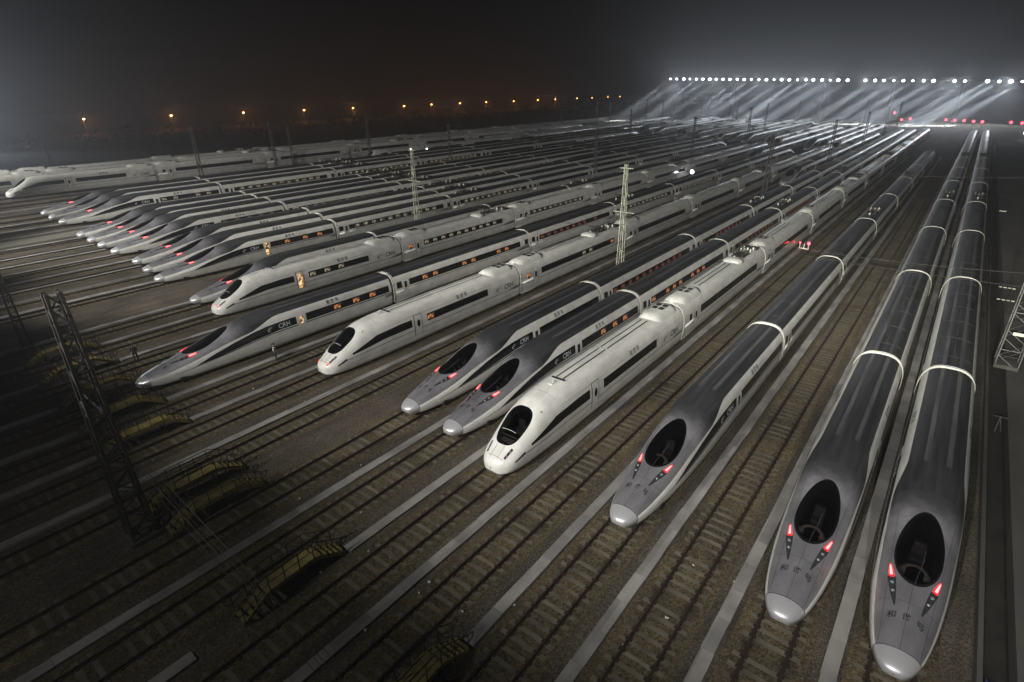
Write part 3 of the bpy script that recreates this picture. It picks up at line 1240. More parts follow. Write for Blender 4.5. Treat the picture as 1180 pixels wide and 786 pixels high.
def bt_car():
    P = {}
    ys = linsp(.25, LC - .25, 8)
    th = lambda y: .55
    mb = MB()
    shell_side(BTC, ys, th, mb)
    shell_top(BTC, ys, th, mb, 20)
    end_cap(BTC, LC - .25, mb)
    end_cap(BTC, .25, mb, True)
    P["passenger_car"] = mb.mesh("passenger_car", "white", True)
    mb = MB()
    side_patch(BTC, linsp(4.2, LC - 3.6, 4), lambda y: 1.98, lambda y: 2.72, mb)
    P["window_band"] = mb.mesh("window_band", "black", True)
    mb = MB()
    side_patch(BTC, linsp(.3, LC - .3, 3), lambda y: 1.52, lambda y: 1.575, mb, nz=1)
    P["side_stripe"] = mb.mesh("side_stripe", "line")
    mb = MB()
    side_patch(BTC, linsp(2.55, 3.45, 2), lambda y: 1.0, lambda y: 3.0, mb, off=.012, nz=8)
    P["door"] = mb.mesh("door", "white", True)
    mb = MB()
    side_patch(BTC, linsp(2.50, 2.55, 2), lambda y: .98, lambda y: 3.02, mb, off=.014, nz=8)
    side_patch(BTC, linsp(3.45, 3.49, 2), lambda y: .98, lambda y: 3.02, mb, off=.014, nz=8)
    P["door_frame"] = mb.mesh("door_frame", "letter")
    mb = MB()
    side_patch(BTC, linsp(2.82, 3.2, 3), lambda y: 1.82, lambda y: 2.5, mb, off=.022, nz=3)
    side_patch(BTC, linsp(1.35, 1.95, 3), lambda y: 1.98, lambda y: 2.6, mb, off=.014, nz=3)
    P["door_window"] = mb.mesh("door_window", "black", True)
    mb = MB()
    for x0 in (-.34, .22):
        mb.grid([[BTC.nrm_top(y, x0 + d, .02) for d in (0, .12)] for y in linsp(6.6, 16.3, 4)], True)
    P["roof_channel"] = mb.mesh("roof_channel", "letter")
    P["roof_fairing"] = fairing(.5, 5.6)
    P["fairing_grille"] = grille(.5, 5.6)
    P["roof_dome"] = None
    mb = MB()
    mb.ball((0, 18.0, 3.78), 1.0, 16, 8, (1.15, 1.25, .42))
    P["roof_dome"] = mb.mesh("roof_dome", "fairing", True)
    P["gangway_hoop"] = hoop_mesh(BTC, 1).mesh("gangway_hoop", "hoop", True)
    P["underframe"] = build_underframe(.4, LC - .4)
    P["pantograph"] = pantograph_mb(20.6, 3.88).mesh("pantograph", "darksteel")
    return P


SH, SCAR = stream_head(), stream_car(0)
BH, BCAR = bt_head(), bt_car()


def window_mesh(sh, w, z0, z1):
    mb = MB()
    ww = w / 2
    rows = [[sh.nrm_side(15 + y, z0 + (z1 - z0) * j / 3, 1, .016) for j in range(4)] for y in (-ww, ww)]
    mb.grid(rows)
    mb.v = [(x, y - 15, z) for x, y, z in mb.v]
    return mb


class FlatS(Shell):
    def p(s, y):
        return STREAM.p(20)


FS = FlatS(None)
WIN = {}
for k in ("warm", "dimred", "dimwhite"):
    WIN["s", k] = window_mesh(FS, .82, 2.14, 2.58).mesh("window", k)
    WIN["b", k] = window_mesh(BTC, .82, 2.12, 2.58).mesh("window", k)
    # far trains: one strip of panes per car
    for key, sh in (("s", FS), ("b", BTC)):
        mb = MB()
        mb.grid([[sh.nrm_side(yy, z, 1, .016) for z in (2.14, 2.36, 2.58)] for yy in linsp(3.0, LC - 4.2, 12)])
        WIN[key, k, "row"] = mb.mesh("lit_window_band", k + "band")
mb = MB()
mb.grid([[FS.nrm_side(y, z, 1, .024) for z in (1.05, 1.6, 2.2, 2.6, 2.8)] for y in (-.33, .33)])
DOORLIT = mb.mesh("lit_doorway", "warmdoor")
mb = MB()
mb.grid([[FS.nrm_side(y, z, 1, .026) for z in (1.9, 2.25, 2.6)] for y in (-.2, .2)])
DOORGLOW = mb.mesh("lit_door_window", "warmdoor")


def one_side(me, sx):
    """the half of a two-sided part on one flank of the car"""
    key = me.name + ("r" if sx > 0 else "l")
    if key not in _half:
        m2 = me.copy()
        bm = bmesh.new()
        bm.from_mesh(m2)
        bmesh.ops.delete(bm, geom=[v for v in bm.verts if v.co.x * sx < 0], context='VERTS')
        bm.to_mesh(m2)
        bm.free()
        _half[key] = m2
    return _half[key]


_half = {}


def put(P, keys, parent):
    for k in keys:
        if k in ("door", "door_window", "door_frame", "railway_logo", "side_lettering"):
            for sx in ((1, -1) if parent.parent.location.x > -3 else (1,)) if k != "door" else (1, -1):
                link(k, one_side(P[k], sx), parent)
            continue
        nm = k[:-2] if k.endswith(("_l", "_r")) else k
        if nm == "tail":
            nm = "tail_lamp"
        if nm[:4] == "lens":
            nm = "headlamp_lens"
        link(nm, P[k], parent)


def train(name, kind, x, y, ncar, label, group, lamps=True, lit=None, scale=1.0, detail=2, doorlit=None, taillike=True, headless=False, panto=(2, 5), group_cat="train"):
    """one coupled train: nose at y, cars running away from the camera"""
    root = link(name, None, None, (x, y, 0))
    root.scale = (scale, scale, scale)
    root.empty_display_size = 1
    tag(root, label, group_cat, group)
    s = kind == "s"
    H, C = (SH, SCAR) if s else (BH, BCAR)
    L0 = LH if s else LB
    yy = 0
    for i in range(ncar):
        tail = i == ncar - 1 and taillike
        if (i == 0 and not headless) or tail:
            h = link("head_car", H["head_car"], root, (0, yy, 0))
            if tail and i:
                h.location = (0, yy + L0 - .1, 0)
                h.rotation_euler[2] = PI
            if s:
                keys = ["nose_hood", "roof", "roof_strip", "nose_cap", "windscreen_rim", "windscreen", "cab", "window_band", "side_stripe", "underframe"]
                if i == 0 and detail > 0:
                    keys += ["cap_seam", "hood_seam", "wiper", "headlight_l", "headlight_r", "lens0_l", "lens0_r", "lens1_l", "lens1_r", "nose_lettering", "cab_console", "driver_seat"]
                    keys += ["door", "door_window", "railway_logo", "side_lettering"]
                    if lamps:
                        keys += ["tail_l", "tail_r"]
            else:
                keys = ["windscreen_rim", "windscreen", "cab", "window_band", "side_stripe", "roof_fairing", "underframe", "roof_channel"]
                if i == 0 and detail > 0:
                    keys += ["headlight_l", "headlight_r", "lens0_l", "lens0_r", "lens1_l", "lens1_r", "hatch_seam", "panel_seam", "wiper", "cab_console", "driver_seat", "door", "door_frame", "door_window",
                             "railway_logo", "side_lettering", "roof_aerial", "fairing_grille"]
                    if lamps:
                        keys += ["tail_l", "tail_r"]
            put(H, keys, h)
        else:
            h = link("passenger_car", C["passenger_car"], root, (0, yy, 0))
            keys = ["window_band", "gangway_hoop"]
            if i < 5 and detail > 0:
                keys += ["side_stripe"]
            if i < 3:
                keys += ["underframe"]
            if s:
                keys += ["roof"] + (["roof_strip", "roof_seam"] if i < 4 and detail > 0 else [])
            else:
                keys += ["roof_fairing"] + (["roof_channel", "fairing_grille"] if i < 5 else [])
            if i < 4 and detail > 0:
                keys += ["door", "door_window"] + ([] if s else ["door_frame"])
            if i in panto:
                if detail and i == panto[0]:
                    for ix, iy in INSPOT:
                        link("insulator", INSUL, h, (ix, (5.0 if s else 20.6) + iy, (HT if s else 3.88) - .02))
                keys += ["pantograph"] + ([] if s else ["roof_dome"])
            put(C, keys, h)
        if i == ncar - 1 and ncar > 1 and tail:
            link("gangway_hoop", C["gangway_hoop"], h, (0, L0 - .1, 0))
        # lit windows
        if lit:
            kk = "s" if s else "b"
            for ci, colr, spots in lit:
                if ci == i:
                    if spots == "row":
                        link("lit_window_band", WIN[kk, colr, "row"], h)
                    else:
                        for q in spots:
                            link("window", WIN[kk, colr], h, (0, q, 0))
        if doorlit and doorlit[0] == i:
            link(doorlit[2], DOORLIT if doorlit[2] == "lit_doorway" else DOORGLOW, h, (0, doorlit[1], 0))
        yy += L0 if i == 0 and not headless else LC
    return root


STEP = lambda a, b, d=1.75: [a + d * i for i in range(int((b - a) / d) + 1) if random.random() > .2]
NEARG = "trains with silver noses at the front of the yard"
WHITEG = "white short-nosed trains"
LEFTG = "silver-nosed trains packed together on the left"
train("bullet_train", "s", 2.62, 21.0, 12, "silver-nosed bullet train with dark roof, nearest the concrete gutter on the right", NEARG, panto=(4, 7))
train("bullet_train", "s", -1.72, 20.9, 12, "silver-nosed bullet train close beside the one next to the gutter, two ribs along its roof", NEARG, panto=(4, 7))
train("bullet_train", "s", -10.45, 21.9, 8, "silver-nosed bullet train standing alone with an empty track on each side", NEARG, panto=(3, 5))
train("bullet_train", "b", -19.25, 21.5, 12, "white short-nosed train beside the silver pair, big dark windscreen, lamps unlit", WHITEG, lamps=False, panto=(1, 4, 6))
train("bullet_train", "s", -24.3, 22.6, 12, "silver-nosed bullet train right next to the unlit white train, orange lit windows", NEARG,
      lit=[(0, "warm", [19.0, 21.2, 23.2])] + [(1, "warm", STEP(3, 22))] + [(2, "dimred", STEP(3, 22))] + [(3, "dimred", "row")], panto=(3, 5))
train("bullet_train", "s", -28.95, 22.8, 12, "silver-nosed bullet train on the left of the red-lamped pair, beside the mast row", NEARG,
      lit=[(1, "dimred", STEP(3, 22)), (2, "dimred", STEP(3, 22))], panto=(3, 5))
train("bullet_train", "b", -40.0, 23.0, 8, "white short-nosed train with pinkish nose, between two empty tracks by the worker", WHITEG,
      lit=[(0, "warm", [11.9]), (1, "warm", [1.65, 22.0]), (1, "dimwhite", STEP(9, 16))], panto=(1, 4))
train("bullet_train", "s", -50.0, 12.0, 8, "silver-nosed bullet train sticking out furthest, a dark figure at its nose and reddish lit windows", NEARG,
      lit=[(0, "warm", [19.0, 21.4, 23.6]), (1, "warm", STEP(3.2, 21)), (2, "dimred", STEP(3.2, 21)), (3, "dimwhite", "row"), (4, "dimwhite", "row")],
      doorlit=(0, 14.75, "lit_door_window"), panto=(3, 5))
train("bullet_train", "b", -62.3, 24.2, 8, "white short-nosed train with an open bright doorway behind its side window", WHITEG,
      lit=[(0, "dimwhite", STEP(12, 20, 2.1)), (1, "warm", [1.65]), (1, "dimwhite", STEP(4.8, 22)), (2, "dimwhite", "row")], doorlit=(0, 10.2, "lit_doorway"), panto=(1, 4))
train("bullet_train", "s", -67.7, 24.1, 8, "silver-nosed bullet train half hidden behind the white train with the open doorway", NEARG, lit=[(2, "dimwhite", "row")], panto=(3, 5))
a = "silver-nosed bullet train of the nearest group of three, "
train("bullet_train", "s", -80.2, 25.0, 8, "silver-nosed train of the nearest group of three, its doorway brightly lit", LEFTG, lit=[(0, "warm", [18, 21, 23.5]), (1, "dimwhite", "row"), (2, "dimwhite", "row")],
      doorlit=(0, 14.75, "lit_doorway"), scale=1.03)
train("bullet_train", "s", -86.1, 25.8, 8, a + "middle one", LEFTG, scale=1.06)
train("bullet_train", "s", -92.1, 26.6, 8, a + "furthest from the camera", LEFTG, scale=1.08)
a = "silver-nosed bullet train of the group of four, "
train("bullet_train", "s", -101.2, 26.8, 8, a + "front one with its lit windows showing", LEFTG, lit=[(0, "dimwhite", STEP(16, 24, 2)), (1, "dimwhite", "row"), (2, "dimwhite", "row"), (3, "dimwhite", "row")], scale=1.1,
      doorlit=(0, 14.75, "lit_door_window"))
train("bullet_train", "s", -107.6, 27.0, 8, a + "second from the camera", LEFTG, scale=1.12)
train("bullet_train", "s", -113.2, 27.2, 8, a + "third from the camera", LEFTG, scale=1.12)
train("bullet_train", "s", -119.2, 27.4, 8, a + "rearmost", LEFTG, scale=1.14)
a = "silver-nosed bullet train of the farthest group of three, "
train("bullet_train", "s", -135.3, 29.0, 8, "silver-nosed train at the front of the farthest group of three, dim windows", LEFTG, lit=[(0, "dimwhite", STEP(16, 24, 2)), (1, "dimwhite", "row"), (2, "dimwhite", "row"), (3, "dimwhite", "row")], scale=1.18)
train("bullet_train", "s", -142.4, 29.2, 8, a + "middle one", LEFTG, scale=1.2, lamps=False)
train("bullet_train", "s", -149.4, 29.6, 8, a + "rear one", LEFTG, scale=1.22)
train("bullet_train", "b", -187.0, 31.6, 8, "pale white train alone at the far left, no lamps lit, dark open door", "white trains along the far left", lamps=False, scale=1.3, panto=(3,))
train("bullet_train", "b", -196.5, 8, 8, "pale train just behind the lone white train at the far left", "white trains along the far left", lamps=False, scale=1.3, panto=(2,))
train("bullet_train", "b", -206.5, 4, 8, "hazy pale train furthest back at the left edge of the yard", "white trains along the far left", lamps=False, scale=1.3, panto=(2,))
# trains in the far half of the yard
FARG = "trains standing in the far half of the yard"
for x, y, n, kd in ((-34.9, 150, 6, "s"), (-44.8, 235, 5, "s"), (-50.0, 240, 5, "s"), (-56.0, 190, 6, "s"), (-62.3, 246, 4, "b"), (-67.7, 250, 5, "s"), (-80.2, 262, 5, "s"),
                    (-86.1, 262, 6, "s"), (-92.1, 266, 5, "b"), (-96.6, 140, 8, "s"), (-101.2, 276, 4, "s"), (-107.6, 272, 5, "s"), (-113.2, 276, 5, "b"), (-119.2, 280, 5, "s"),
                    (-135.3, 290, 5, "s"), (-142.4, 286, 5, "s"), (-149.4, 300, 5, "s"), (-156, 120, 8, "s"), (-171, 130, 8, "b"), (-178.5, 200, 8, "b"), (-40.0, 238, 5, "b")):
    t = train("bullet_train", kd, x, y, n, "distant train seen as a pale streak in the far half of the yard", FARG, lamps=False, detail=0, headless=False, panto=(1, 3),
              lit=[(1, "dimwhite", "row"), (2, "dimwhite", "row")] if kd == "s" and x < -40 and random.random() < .5 else None)

# ------------------------------------------------------------------ catenary masts
def lattice(h, wb, wt, m, dr=.055, arms=True, every=1.0):
    """four-legged lattice mast tapering upward, with X-bracing"""
    mb = MB()

    def c(z, i):
        w = (wb + (wt - wb) * z / h) / 2
        return Vector(((w, -w, -w, w)[i], (w, w, -w, -w)[i], z))
    for i in range(4):
        mb.bar(c(0, i), c(h, i), dr, 4)
    n = int(h / every)
    for q in range(n):
        z0, z1 = h * q / n, h * (q + 1) / n
        for i in range(4):
            j = (i + 1) % 4
            a, b = (i, j) if q % 2 else (j, i)
            mb.bar(c(z0, a), c(z1, b), dr * .55, 3)
        if q % 3 == 0:
            for i in range(4):
                mb.bar(c(z1, i), c(z1, (i + 1) % 4), dr * .6, 3)
    return mb


def mast_arms(h, m):
    mb = MB()
    for z, ln in ((h * .62, 1.4), (h * .97, .9)):
        mb.bar((-ln, 0, z), (ln, 0, z), .05, 4)
    return mb


MASTG = "catenary masts standing between the tracks"
pale = lattice(14.6, .74, .30, "steel", .045).mesh("catenary_mast", "steel")
dark = lattice(14.6, 1.15, .55, "darksteel", .10, every=.8).mesh("catenary_mast", "darksteel")
far_m = lattice(14.0, .8, .42, "darksteel", .075, every=1.6).mesh("catenary_mast", "darksteel")
ped = MB()
ped.box(-.8, .8, -.8, .8, 0, .3)
ped = ped.mesh("footing", "concrete")
plate = MB()
plate.box(-.35, .35, -.6, -.56, 2.6, 2.85)
plate_me = plate.mesh("number_plate", "sign")
arms_l = mast_arms(14.6, 0).mesh("cross_arm", "steel")
arms_d = mast_arms(14.0, 0).mesh("cross_arm", "darksteel")


def mast(x, y, me, arm, label, sc=1.0, plate=False):
    o = tag(link("catenary_mast", me, None, (x, y, 0)), label, "mast", MASTG)
    o.scale = (sc, sc, sc)
    link("cross_arm", arm, o)
    link("footing", ped, o)
    if plate:
        link("number_plate", plate_me, o)
    return o


mast(-31.6, 5.6, dark, arms_d, "big dark lattice mast leaning over the yellow stiles at lower left")
mast(-31.4, 61.0, pale, arms_l, "brightly lit pale lattice mast in the middle of the yard")
mast(-74.0, 66.0, pale, arms_l, "thin pale mast between train rows left of the middle", .98)
mast(-160.0, 68.0, far_m, arms_d, "hazy grey mast rising in front of the dark left background", 1.12)
mast(-70.0, 9.0, dark, arms_d, "dark mast at the left edge above the track fan", .62)
mast(-31.4, 122.0, far_m, arms_d, "dark mast right of the middle, third in its row from the camera")
for x, y, sc in ((-31.4, 183, 1), (-32, 244, 1), (-32, 296, 1), (-74, 127, 1), (-74, 190, 1), (-76, 255, 1.05), (-90, 329, 1.05), (-128, 130, 1), (-128, 250, 1), (-165, 128, 1.1),
                 (-189, 392, 1.15), (-188, 417, 1.0), (-176, 409, 1.0), (-225, 385, 1.05), (-222, 399, 1.0), (-178, 480, 1.05), (-128, 400, 1.0), (-101, 445, .95),
                 (-182, 102, 1.05), (-178, 106, .98), (-262, 98, 1.1), (-262, 60, .62), (-265, 72, .6), (-60, 440, 1.0), (-36, 380, 1.0), (-200, 210, 1.0), (-200, 300, 1.0)):
    mast(x, y, far_m, arms_d, "distant dark lattice mast standing out against the haze", sc)
# the big lattice tower that leaves the frame on the right
t = link("lighting_tower", lattice(30, 1.5, .9, "steel", .055, every=1.1).mesh("lighting_tower", "dullsteel"), None, (6.45, 57.8, .95))
tag(t, "tall grey lattice tower on a block beside the gutter at the right edge", "tower")
link("number_plate", plate_me, t, (0, -.2, .4))
link("footing", ped, t)

# ------------------------------------------------------------------ overhead wires
def wire(a, b, sag, r, label, group="overhead wires across the tracks"):
    mb = MB()
    pts = []
    for i in range(13):
        q = i / 12
        p = Vector(a).lerp(Vector(b), q)
        p.z -= sag * 4 * q * (1 - q)
        pts.append(p)
    mb.path(pts, r, 4)
    tag(link("overhead_wire", mb.mesh("overhead_wire", "wire")), label, "wire", group)


for i, (z, dy) in enumerate(((7.6, 0), (7.6, .35), (6.5, .1), (6.4, .5))):
    wire((-31.6, 5.5 + dy, z), (7, 4.3 + dy, z), .3, .013, "thin overhead wire crossing the dark tracks at the bottom from the big dark mast")
wire((-31.4, 61, 9.4), (7.3, 57.8, 9.0), 1.2, .012, "thin overhead wire strung from the pale middle mast to the lattice tower")
wire((-31.4, 61, 8.2), (7.3, 57.8, 7.8), .6, .012, "lower overhead wire between the pale middle mast and the lattice tower")
wire((-31.4, 122, 9.0), (9, 120, 9.0), 1.0, .02, "overhead wire far up the yard above the silver trains")
for x in (-31.4,):
    wire((-31.4, 61, 7.0), (-74, 66, 7.0), .8, .02, "overhead wire from the pale middle mast towards the thin left mast")


# ------------------------------------------------------------------ yellow stiles over the cable crossing
def stile_mesh():
    deck, rail = MB(), MB()
    Hh = 1.12
    prof = [(-2.9, .18), (-1.5, Hh - .08), (1.15, Hh), (2.75, .20)]

    def z(y):
        for (a, za), (b, zb_) in zip(prof[:-1], prof[1:]):
            if a <= y <= b:
                return za + (zb_ - za) * (y - a) / (b - a)
        return .18
    # treads on the slopes, a plate in the middle, stringers below
    y = -2.85
    while y < -1.6:
        deck.box(-.42, .42, y, y + .24, z(y + .12) - .02, z(y + .12) + .02)
        y += .32
    y = 1.2
    while y < 2.7:
        deck.box(-.42, .42, y, y + .24, z(y + .12) - .02, z(y + .12) + .02)
        y += .32
    ys = linsp(-1.55, 1.1, 9)
    for a, b in zip(ys[:-1], ys[1:]):
        deck.add([(-.44, a, z(a)), (.44, a, z(a)), (.44, b, z(b)), (-.44, b, z(b)), (-.44, a, z(a) - .05), (.44, a, z(a) - .05), (.44, b, z(b) - .05), (-.44, b, z(b) - .05)],
                 [(0, 1, 2, 3), (7, 6, 5, 4), (4, 5, 1, 0), (5, 6, 2, 1), (6, 7, 3, 2), (7, 4, 0, 3)])
    ys = linsp(-2.9, 2.75, 20)
    for sx in (-.47, .47):
        for a, b in zip(ys[:-1], ys[1:]):
            deck.add([(sx - .03, a, z(a) - .16), (sx + .03, a, z(a) - .16), (sx + .03, b, z(b) - .16), (sx - .03, b, z(b) - .16), (sx - .03, a, z(a) + .07), (sx + .03, a, z(a) + .07),
                      (sx + .03, b, z(b) + .07), (sx - .03, b, z(b) + .07)], [(3, 2, 1, 0), (4, 5, 6, 7), (0, 1, 5, 4), (1, 2, 6, 5), (2, 3, 7, 6), (3, 0, 4, 7)])
    legs2 = []
    for y in (-1.5, 1.0):
        legs = MB()
        legs2.append(legs)
        for sx in (-.44, .44):
            legs.bar((sx, y, 0), (sx, y, z(y) - .1), .04)
        legs.bar((-.44, y, .4), (.44, y, .4), .03)
    rl, rr = [], []
    for sx in (-.5, .5):
        top = [(sx, y, z(y) + 1.0) for y in linsp(-2.8, 2.6, 16)]
        mid = [(sx, y, z(y) + .55) for y in linsp(-2.8, 2.6, 16)]
        m = MB()
        m.path(top, .028, 5)
        m.path(mid, .02, 5)
        for y in (-2.8, -2.1, -1.4, -.6, .2, 1.0, 1.8, 2.6):
            m.bar((sx, y, z(y) - .05), (sx, y, z(y) + 1.0), .026, 5)
        for y, d in ((2.6, 1), (-2.8, -1)):
            zz = z(y) + 1.0
            m.path([(sx, y, zz), (sx, y + d * .25, zz - .02), (sx, y + d * .36, zz - .16), (sx, y + d * .25, zz - .40), (sx, y, zz - .45)], .026, 5)
        rr.append(m)
    return deck.mesh("stile", "yellow"), [m.mesh("leg_frame", "blacksteel") for m in legs2], [m.mesh("handrail", "blacksteel") for m in rr]


st_me, lg_me, rails_me = stile_mesh()
STG = "yellow stepped stiles over the cable crossing"
for x, y, lab in ((-12.5, 8.9, "yellow stile with black handrails nearest the camera, at the bottom edge"),
                  (-21.7, 9.0, "yellow stile with black handrails at the start of a pale walkway, bottom left"),
                  (-30.4, 9.4, "right one of the twin yellow stiles beside the big dark mast's foot"),
                  (-33.2, 9.5, "left one of the twin yellow stiles beside the big dark mast's foot"),
                  (-42.1, 9.9, "yellow stile left of the big dark mast, first beyond the twin stiles"),
                  (-46.9, 10.0, "yellow stile directly in front of the foremost silver nose"),
                  (-52.4, 10.2, "yellow stile just left of the foremost silver nose"),
                  (-58.4, 10.4, "yellow stile by the dark figure, second left of the foremost nose"),
                  (-63.8, 10.6, "yellow stile behind the top of the big dark mast, last of the row"),
                  (-83.0, 6.0, "small yellow stile at the far left edge among dark masts")):
    o = tag(link("stile", st_me, None, (x, y, 0)), lab, "stile", STG)
    for me in lg_me:
        link("leg_frame", me, o)
    for me in rails_me:
        link("handrail", me, o)

# ------------------------------------------------------------------ people
def person(loc, rz, label, vest):
    joints = {"pelvis": ((0, 0, .95), .15), "chest": ((0, .02, 1.28), .17), "neck": ((0, .0, 1.50), .065), "head": ((0, -.02, 1.64), .10), "crown": ((0, -.01, 1.74), .075),
              "hl": ((-.10, 0, .90), .10), "kl": ((-.12, -.06, .50), .07), "al": ((-.12, .02, .10), .05), "tl": ((-.12, -.14, .05), .045),
              "hr": ((.10, 0, .90), .10), "kr": ((.13, .03, .50), .07), "ar": ((.14, .12, .10), .05), "tr": ((.15, -.03, .05), .045),
              "sl": ((-.20, 0, 1.42), .075), "el": ((-.27, .05, 1.14), .05), "wl": ((-.24, -.10, .92), .038), "fl": ((-.23, -.15, .84), .03),
              "sr": ((.20, 0, 1.42), .075), "er": ((.28, -.02, 1.14), .05), "wr": ((.20, -.24, 1.05), .038), "fr": ((.17, -.30, 1.02), .03)}
    names = list(joints)
    ed = [("pelvis", "chest"), ("chest", "neck"), ("neck", "head"), ("head", "crown"), ("pelvis", "hl"), ("hl", "kl"), ("kl", "al"), ("al", "tl"), ("pelvis", "hr"), ("hr", "kr"),
          ("kr", "ar"), ("ar", "tr"), ("chest", "sl"), ("sl", "el"), ("el", "wl"), ("wl", "fl"), ("chest", "sr"), ("sr", "er"), ("er", "wr"), ("wr", "fr")]
    me = bpy.data.meshes.new("person")
    me.from_pydata([joints[n][0] for n in names], [(names.index(a), names.index(b)) for a, b in ed], [])
    o = link("person", me, None, loc, rz)
    md = o.modifiers.new("skin", 'SKIN')
    for i, n in enumerate(names):
        r = joints[n][1]
        me.skin_vertices[0].data[i].radius = (r, r * (.75 if n in ("pelvis", "chest") else 1))
    me.skin_vertices[0].data[0].use_root = True
    sb = o.modifiers.new("sub", 'SUBSURF')
    sb.levels = sb.render_levels = 2
    bpy.context.view_layer.update()
    dg = bpy.context.evaluated_depsgraph_get()
    nm = bpy.data.meshes.new_from_object(o.evaluated_get(dg))
    o.modifiers.clear()
    o.data = nm
    nm.materials.clear()
    for k in ("navy", "skin"):
        nm.materials.append(MT[k])
    for p in nm.polygons:
        c = p.center
        p.material_index = 1 if c.z > 1.54 or (abs(c.x) > .12 and c.z < 1.0 and c.z > .8 and abs(c.x) > .2) else 0
    nm.shade_smooth()
    tag(o, label, "person")
    mb = MB()
    mb.ball((0, -.01, 1.74), .125, 12, 6, (1, 1.1, .75))
    mb.box(-.09, .09, -.22, -.10, 1.70, 1.725)
    link("cap", mb.mesh("cap", "navy", True), o)
    if vest:
        mb = MB()
        rows = []
        for z, w, d in ((.98, .185, .15), (1.1, .19, .155), (1.3, .21, .16), (1.40, .20, .14), (1.46, .13, .10)):
            rows.append([(w * math.cos(2 * PI * i / 16), .01 + d * math.sin(2 * PI * i / 16), z) for i in range(17)])
        mb.grid(rows)
        link("vest", mb.mesh("vest", "vest", True), o)
    return o


person((-46.3, 22.4, .0), R(-30), "worker in dark clothes and a pale reflective vest on the gravel beside a train", True)
person((-57.0, 14.4, .0), R(60), "dark-clothed figure with a cap standing left of the foremost silver nose", False)

# ------------------------------------------------------------------ lamps in the yard
def signal(loc, label, m="redhot", h=3.6, r=.35, group="red signals at the far end of the tracks"):
    root = link("signal_post", None, None, loc)
    tag(root, label, "signal", group)
    mb = MB()
    mb.bar((0, 0, 0), (0, 0, h), .06)
    mb.box(-.25, .25, .02, .2, h - .5, h + .4)
    link("post", mb.mesh("post", "darksteel"), root)
    mb = MB()
    mb.ball((0, -.05, h), r, 10, 6, (1, .5, 1))
    link("lamp", mb.mesh("lamp", m, True), root)
    return root


for x, y, h in ((-47.4, 470, 5.2), (-36.5, 403, 4), (-33.4, 414, 4), (-16.3, 409, 4), (-12.1, 401, 4), (-8.0, 402, 4), (-3.8, 394, 4), (-.1, 391, 4), (11.2, 390, 4), (15.4, 384, 4)):
    signal((x, y, 0), "red signal light glowing at the far end of the tracks under the floodlights", h=h, r=.62)
# portable red lamps beside the white train
sg = link("marker_lamp", None, None, (-16.6, 91.5, 0))
tag(sg, "low stand with two red marker lamps beside the unlit white train's far cars", "marker lamp")
mb = MB()
mb.box(-.7, .7, -.15, .15, .1, .22)
for x in (-.6, .0, .6):
    mb.bar((x, 0, .2), (x, 0, .9), .05)
link("stand", mb.mesh("stand", "sign"), sg)
for x, r in ((-.6, .13), (.6, .22)):
    mb = MB()
    mb.ball((x, -.06, 1.0), r, 10, 6, (1, .6, 1))
    link("lamp", mb.mesh("lamp", "redhot", True), sg)


def worklamp(loc, r, label):
    root = link("work_lamp", None, None, loc)
    tag(root, label, "work lamp")
    mb = MB()
    for a in (0, 2.1, 4.2):
        mb.bar((.4 * math.cos(a), .4 * math.sin(a), 0), (0, 0, 1.6), .03)
    mb.box(-.3, .3, .02, .15, 1.6, 2.1)
    link("tripod", mb.mesh("tripod", "darksteel"), root)
    mb = MB()
    mb.ball((0, -.05, 1.85), r, 10, 6, (1, .5, 1))
    link("lamp", mb.mesh("lamp", "work", True), root)


worklamp((-58.4, 151.8, 0), .5, "bright white work lamp between trains right of the middle mast")
worklamp((-159.5, 142.0, 2.2), .34, "small white lamp beside the thin pale mast")
worklamp((-154.8, 145.5, 2.2), .34, "small white lamp right of the thin pale mast")
worklamp((15.5, 330, 1), .8, "white lamp low at the far right edge below the signals")

# floor plates on the right apron
for x, y, label in ((6.9, 82.8, "upper row of four small pale plates on the right apron"), (6.7, 77.6, "lower row of four small pale plates on the right apron")):
    mb = MB()
    for i in range(4):
        mb.box(-.75 + i * .4, -.47 + i * .4, -.14, .14, 0, .05)
    tag(link("marker_plate", mb.mesh("marker_plate", "sign"), None, (x, y, .95)), label, "marker plate")
mb = MB()
mb.box(-.5, .5, -.25, .25, 0, .12)
tag(link("marker_plate", mb.mesh("marker_plate", "sign"), None, (6.9, 136, .95)), "single pale plate on the right apron, further up than the rows of four", "marker plate")
# a blue plastic sheet and a pale stand in the gutter
mb = MB()
rows = [[(x * .09 - .3 + random.uniform(-.02, .02), y * .13, .05 + .18 * abs(math.sin(x * 1.7 + y)) + random.uniform(0, .06)) for x in range(8)] for y in range(9)]
mb.grid(rows, True)
tag(link("plastic_sheet", mb.mesh("plastic_sheet", "bluebag"), None, (6.0, 22.6, 0)), "crumpled dark blue plastic sheet lying in the gutter", "plastic sheet")
mb = MB()
mb.bar((0, 0, 0), (.1, .5, 1.0), .05)
mb.bar((-.3, .5, 1.0), (.5, .5, 1.0), .05)
mb.bar((.35, .1, 0), (.1, .5, 1.0), .04)
tag(link("cable_stand", mb.mesh("cable_stand", "darksteel"), None, (6.0, 47.0, 0)), "pale metal stand in the gutter below the lattice tower", "stand")

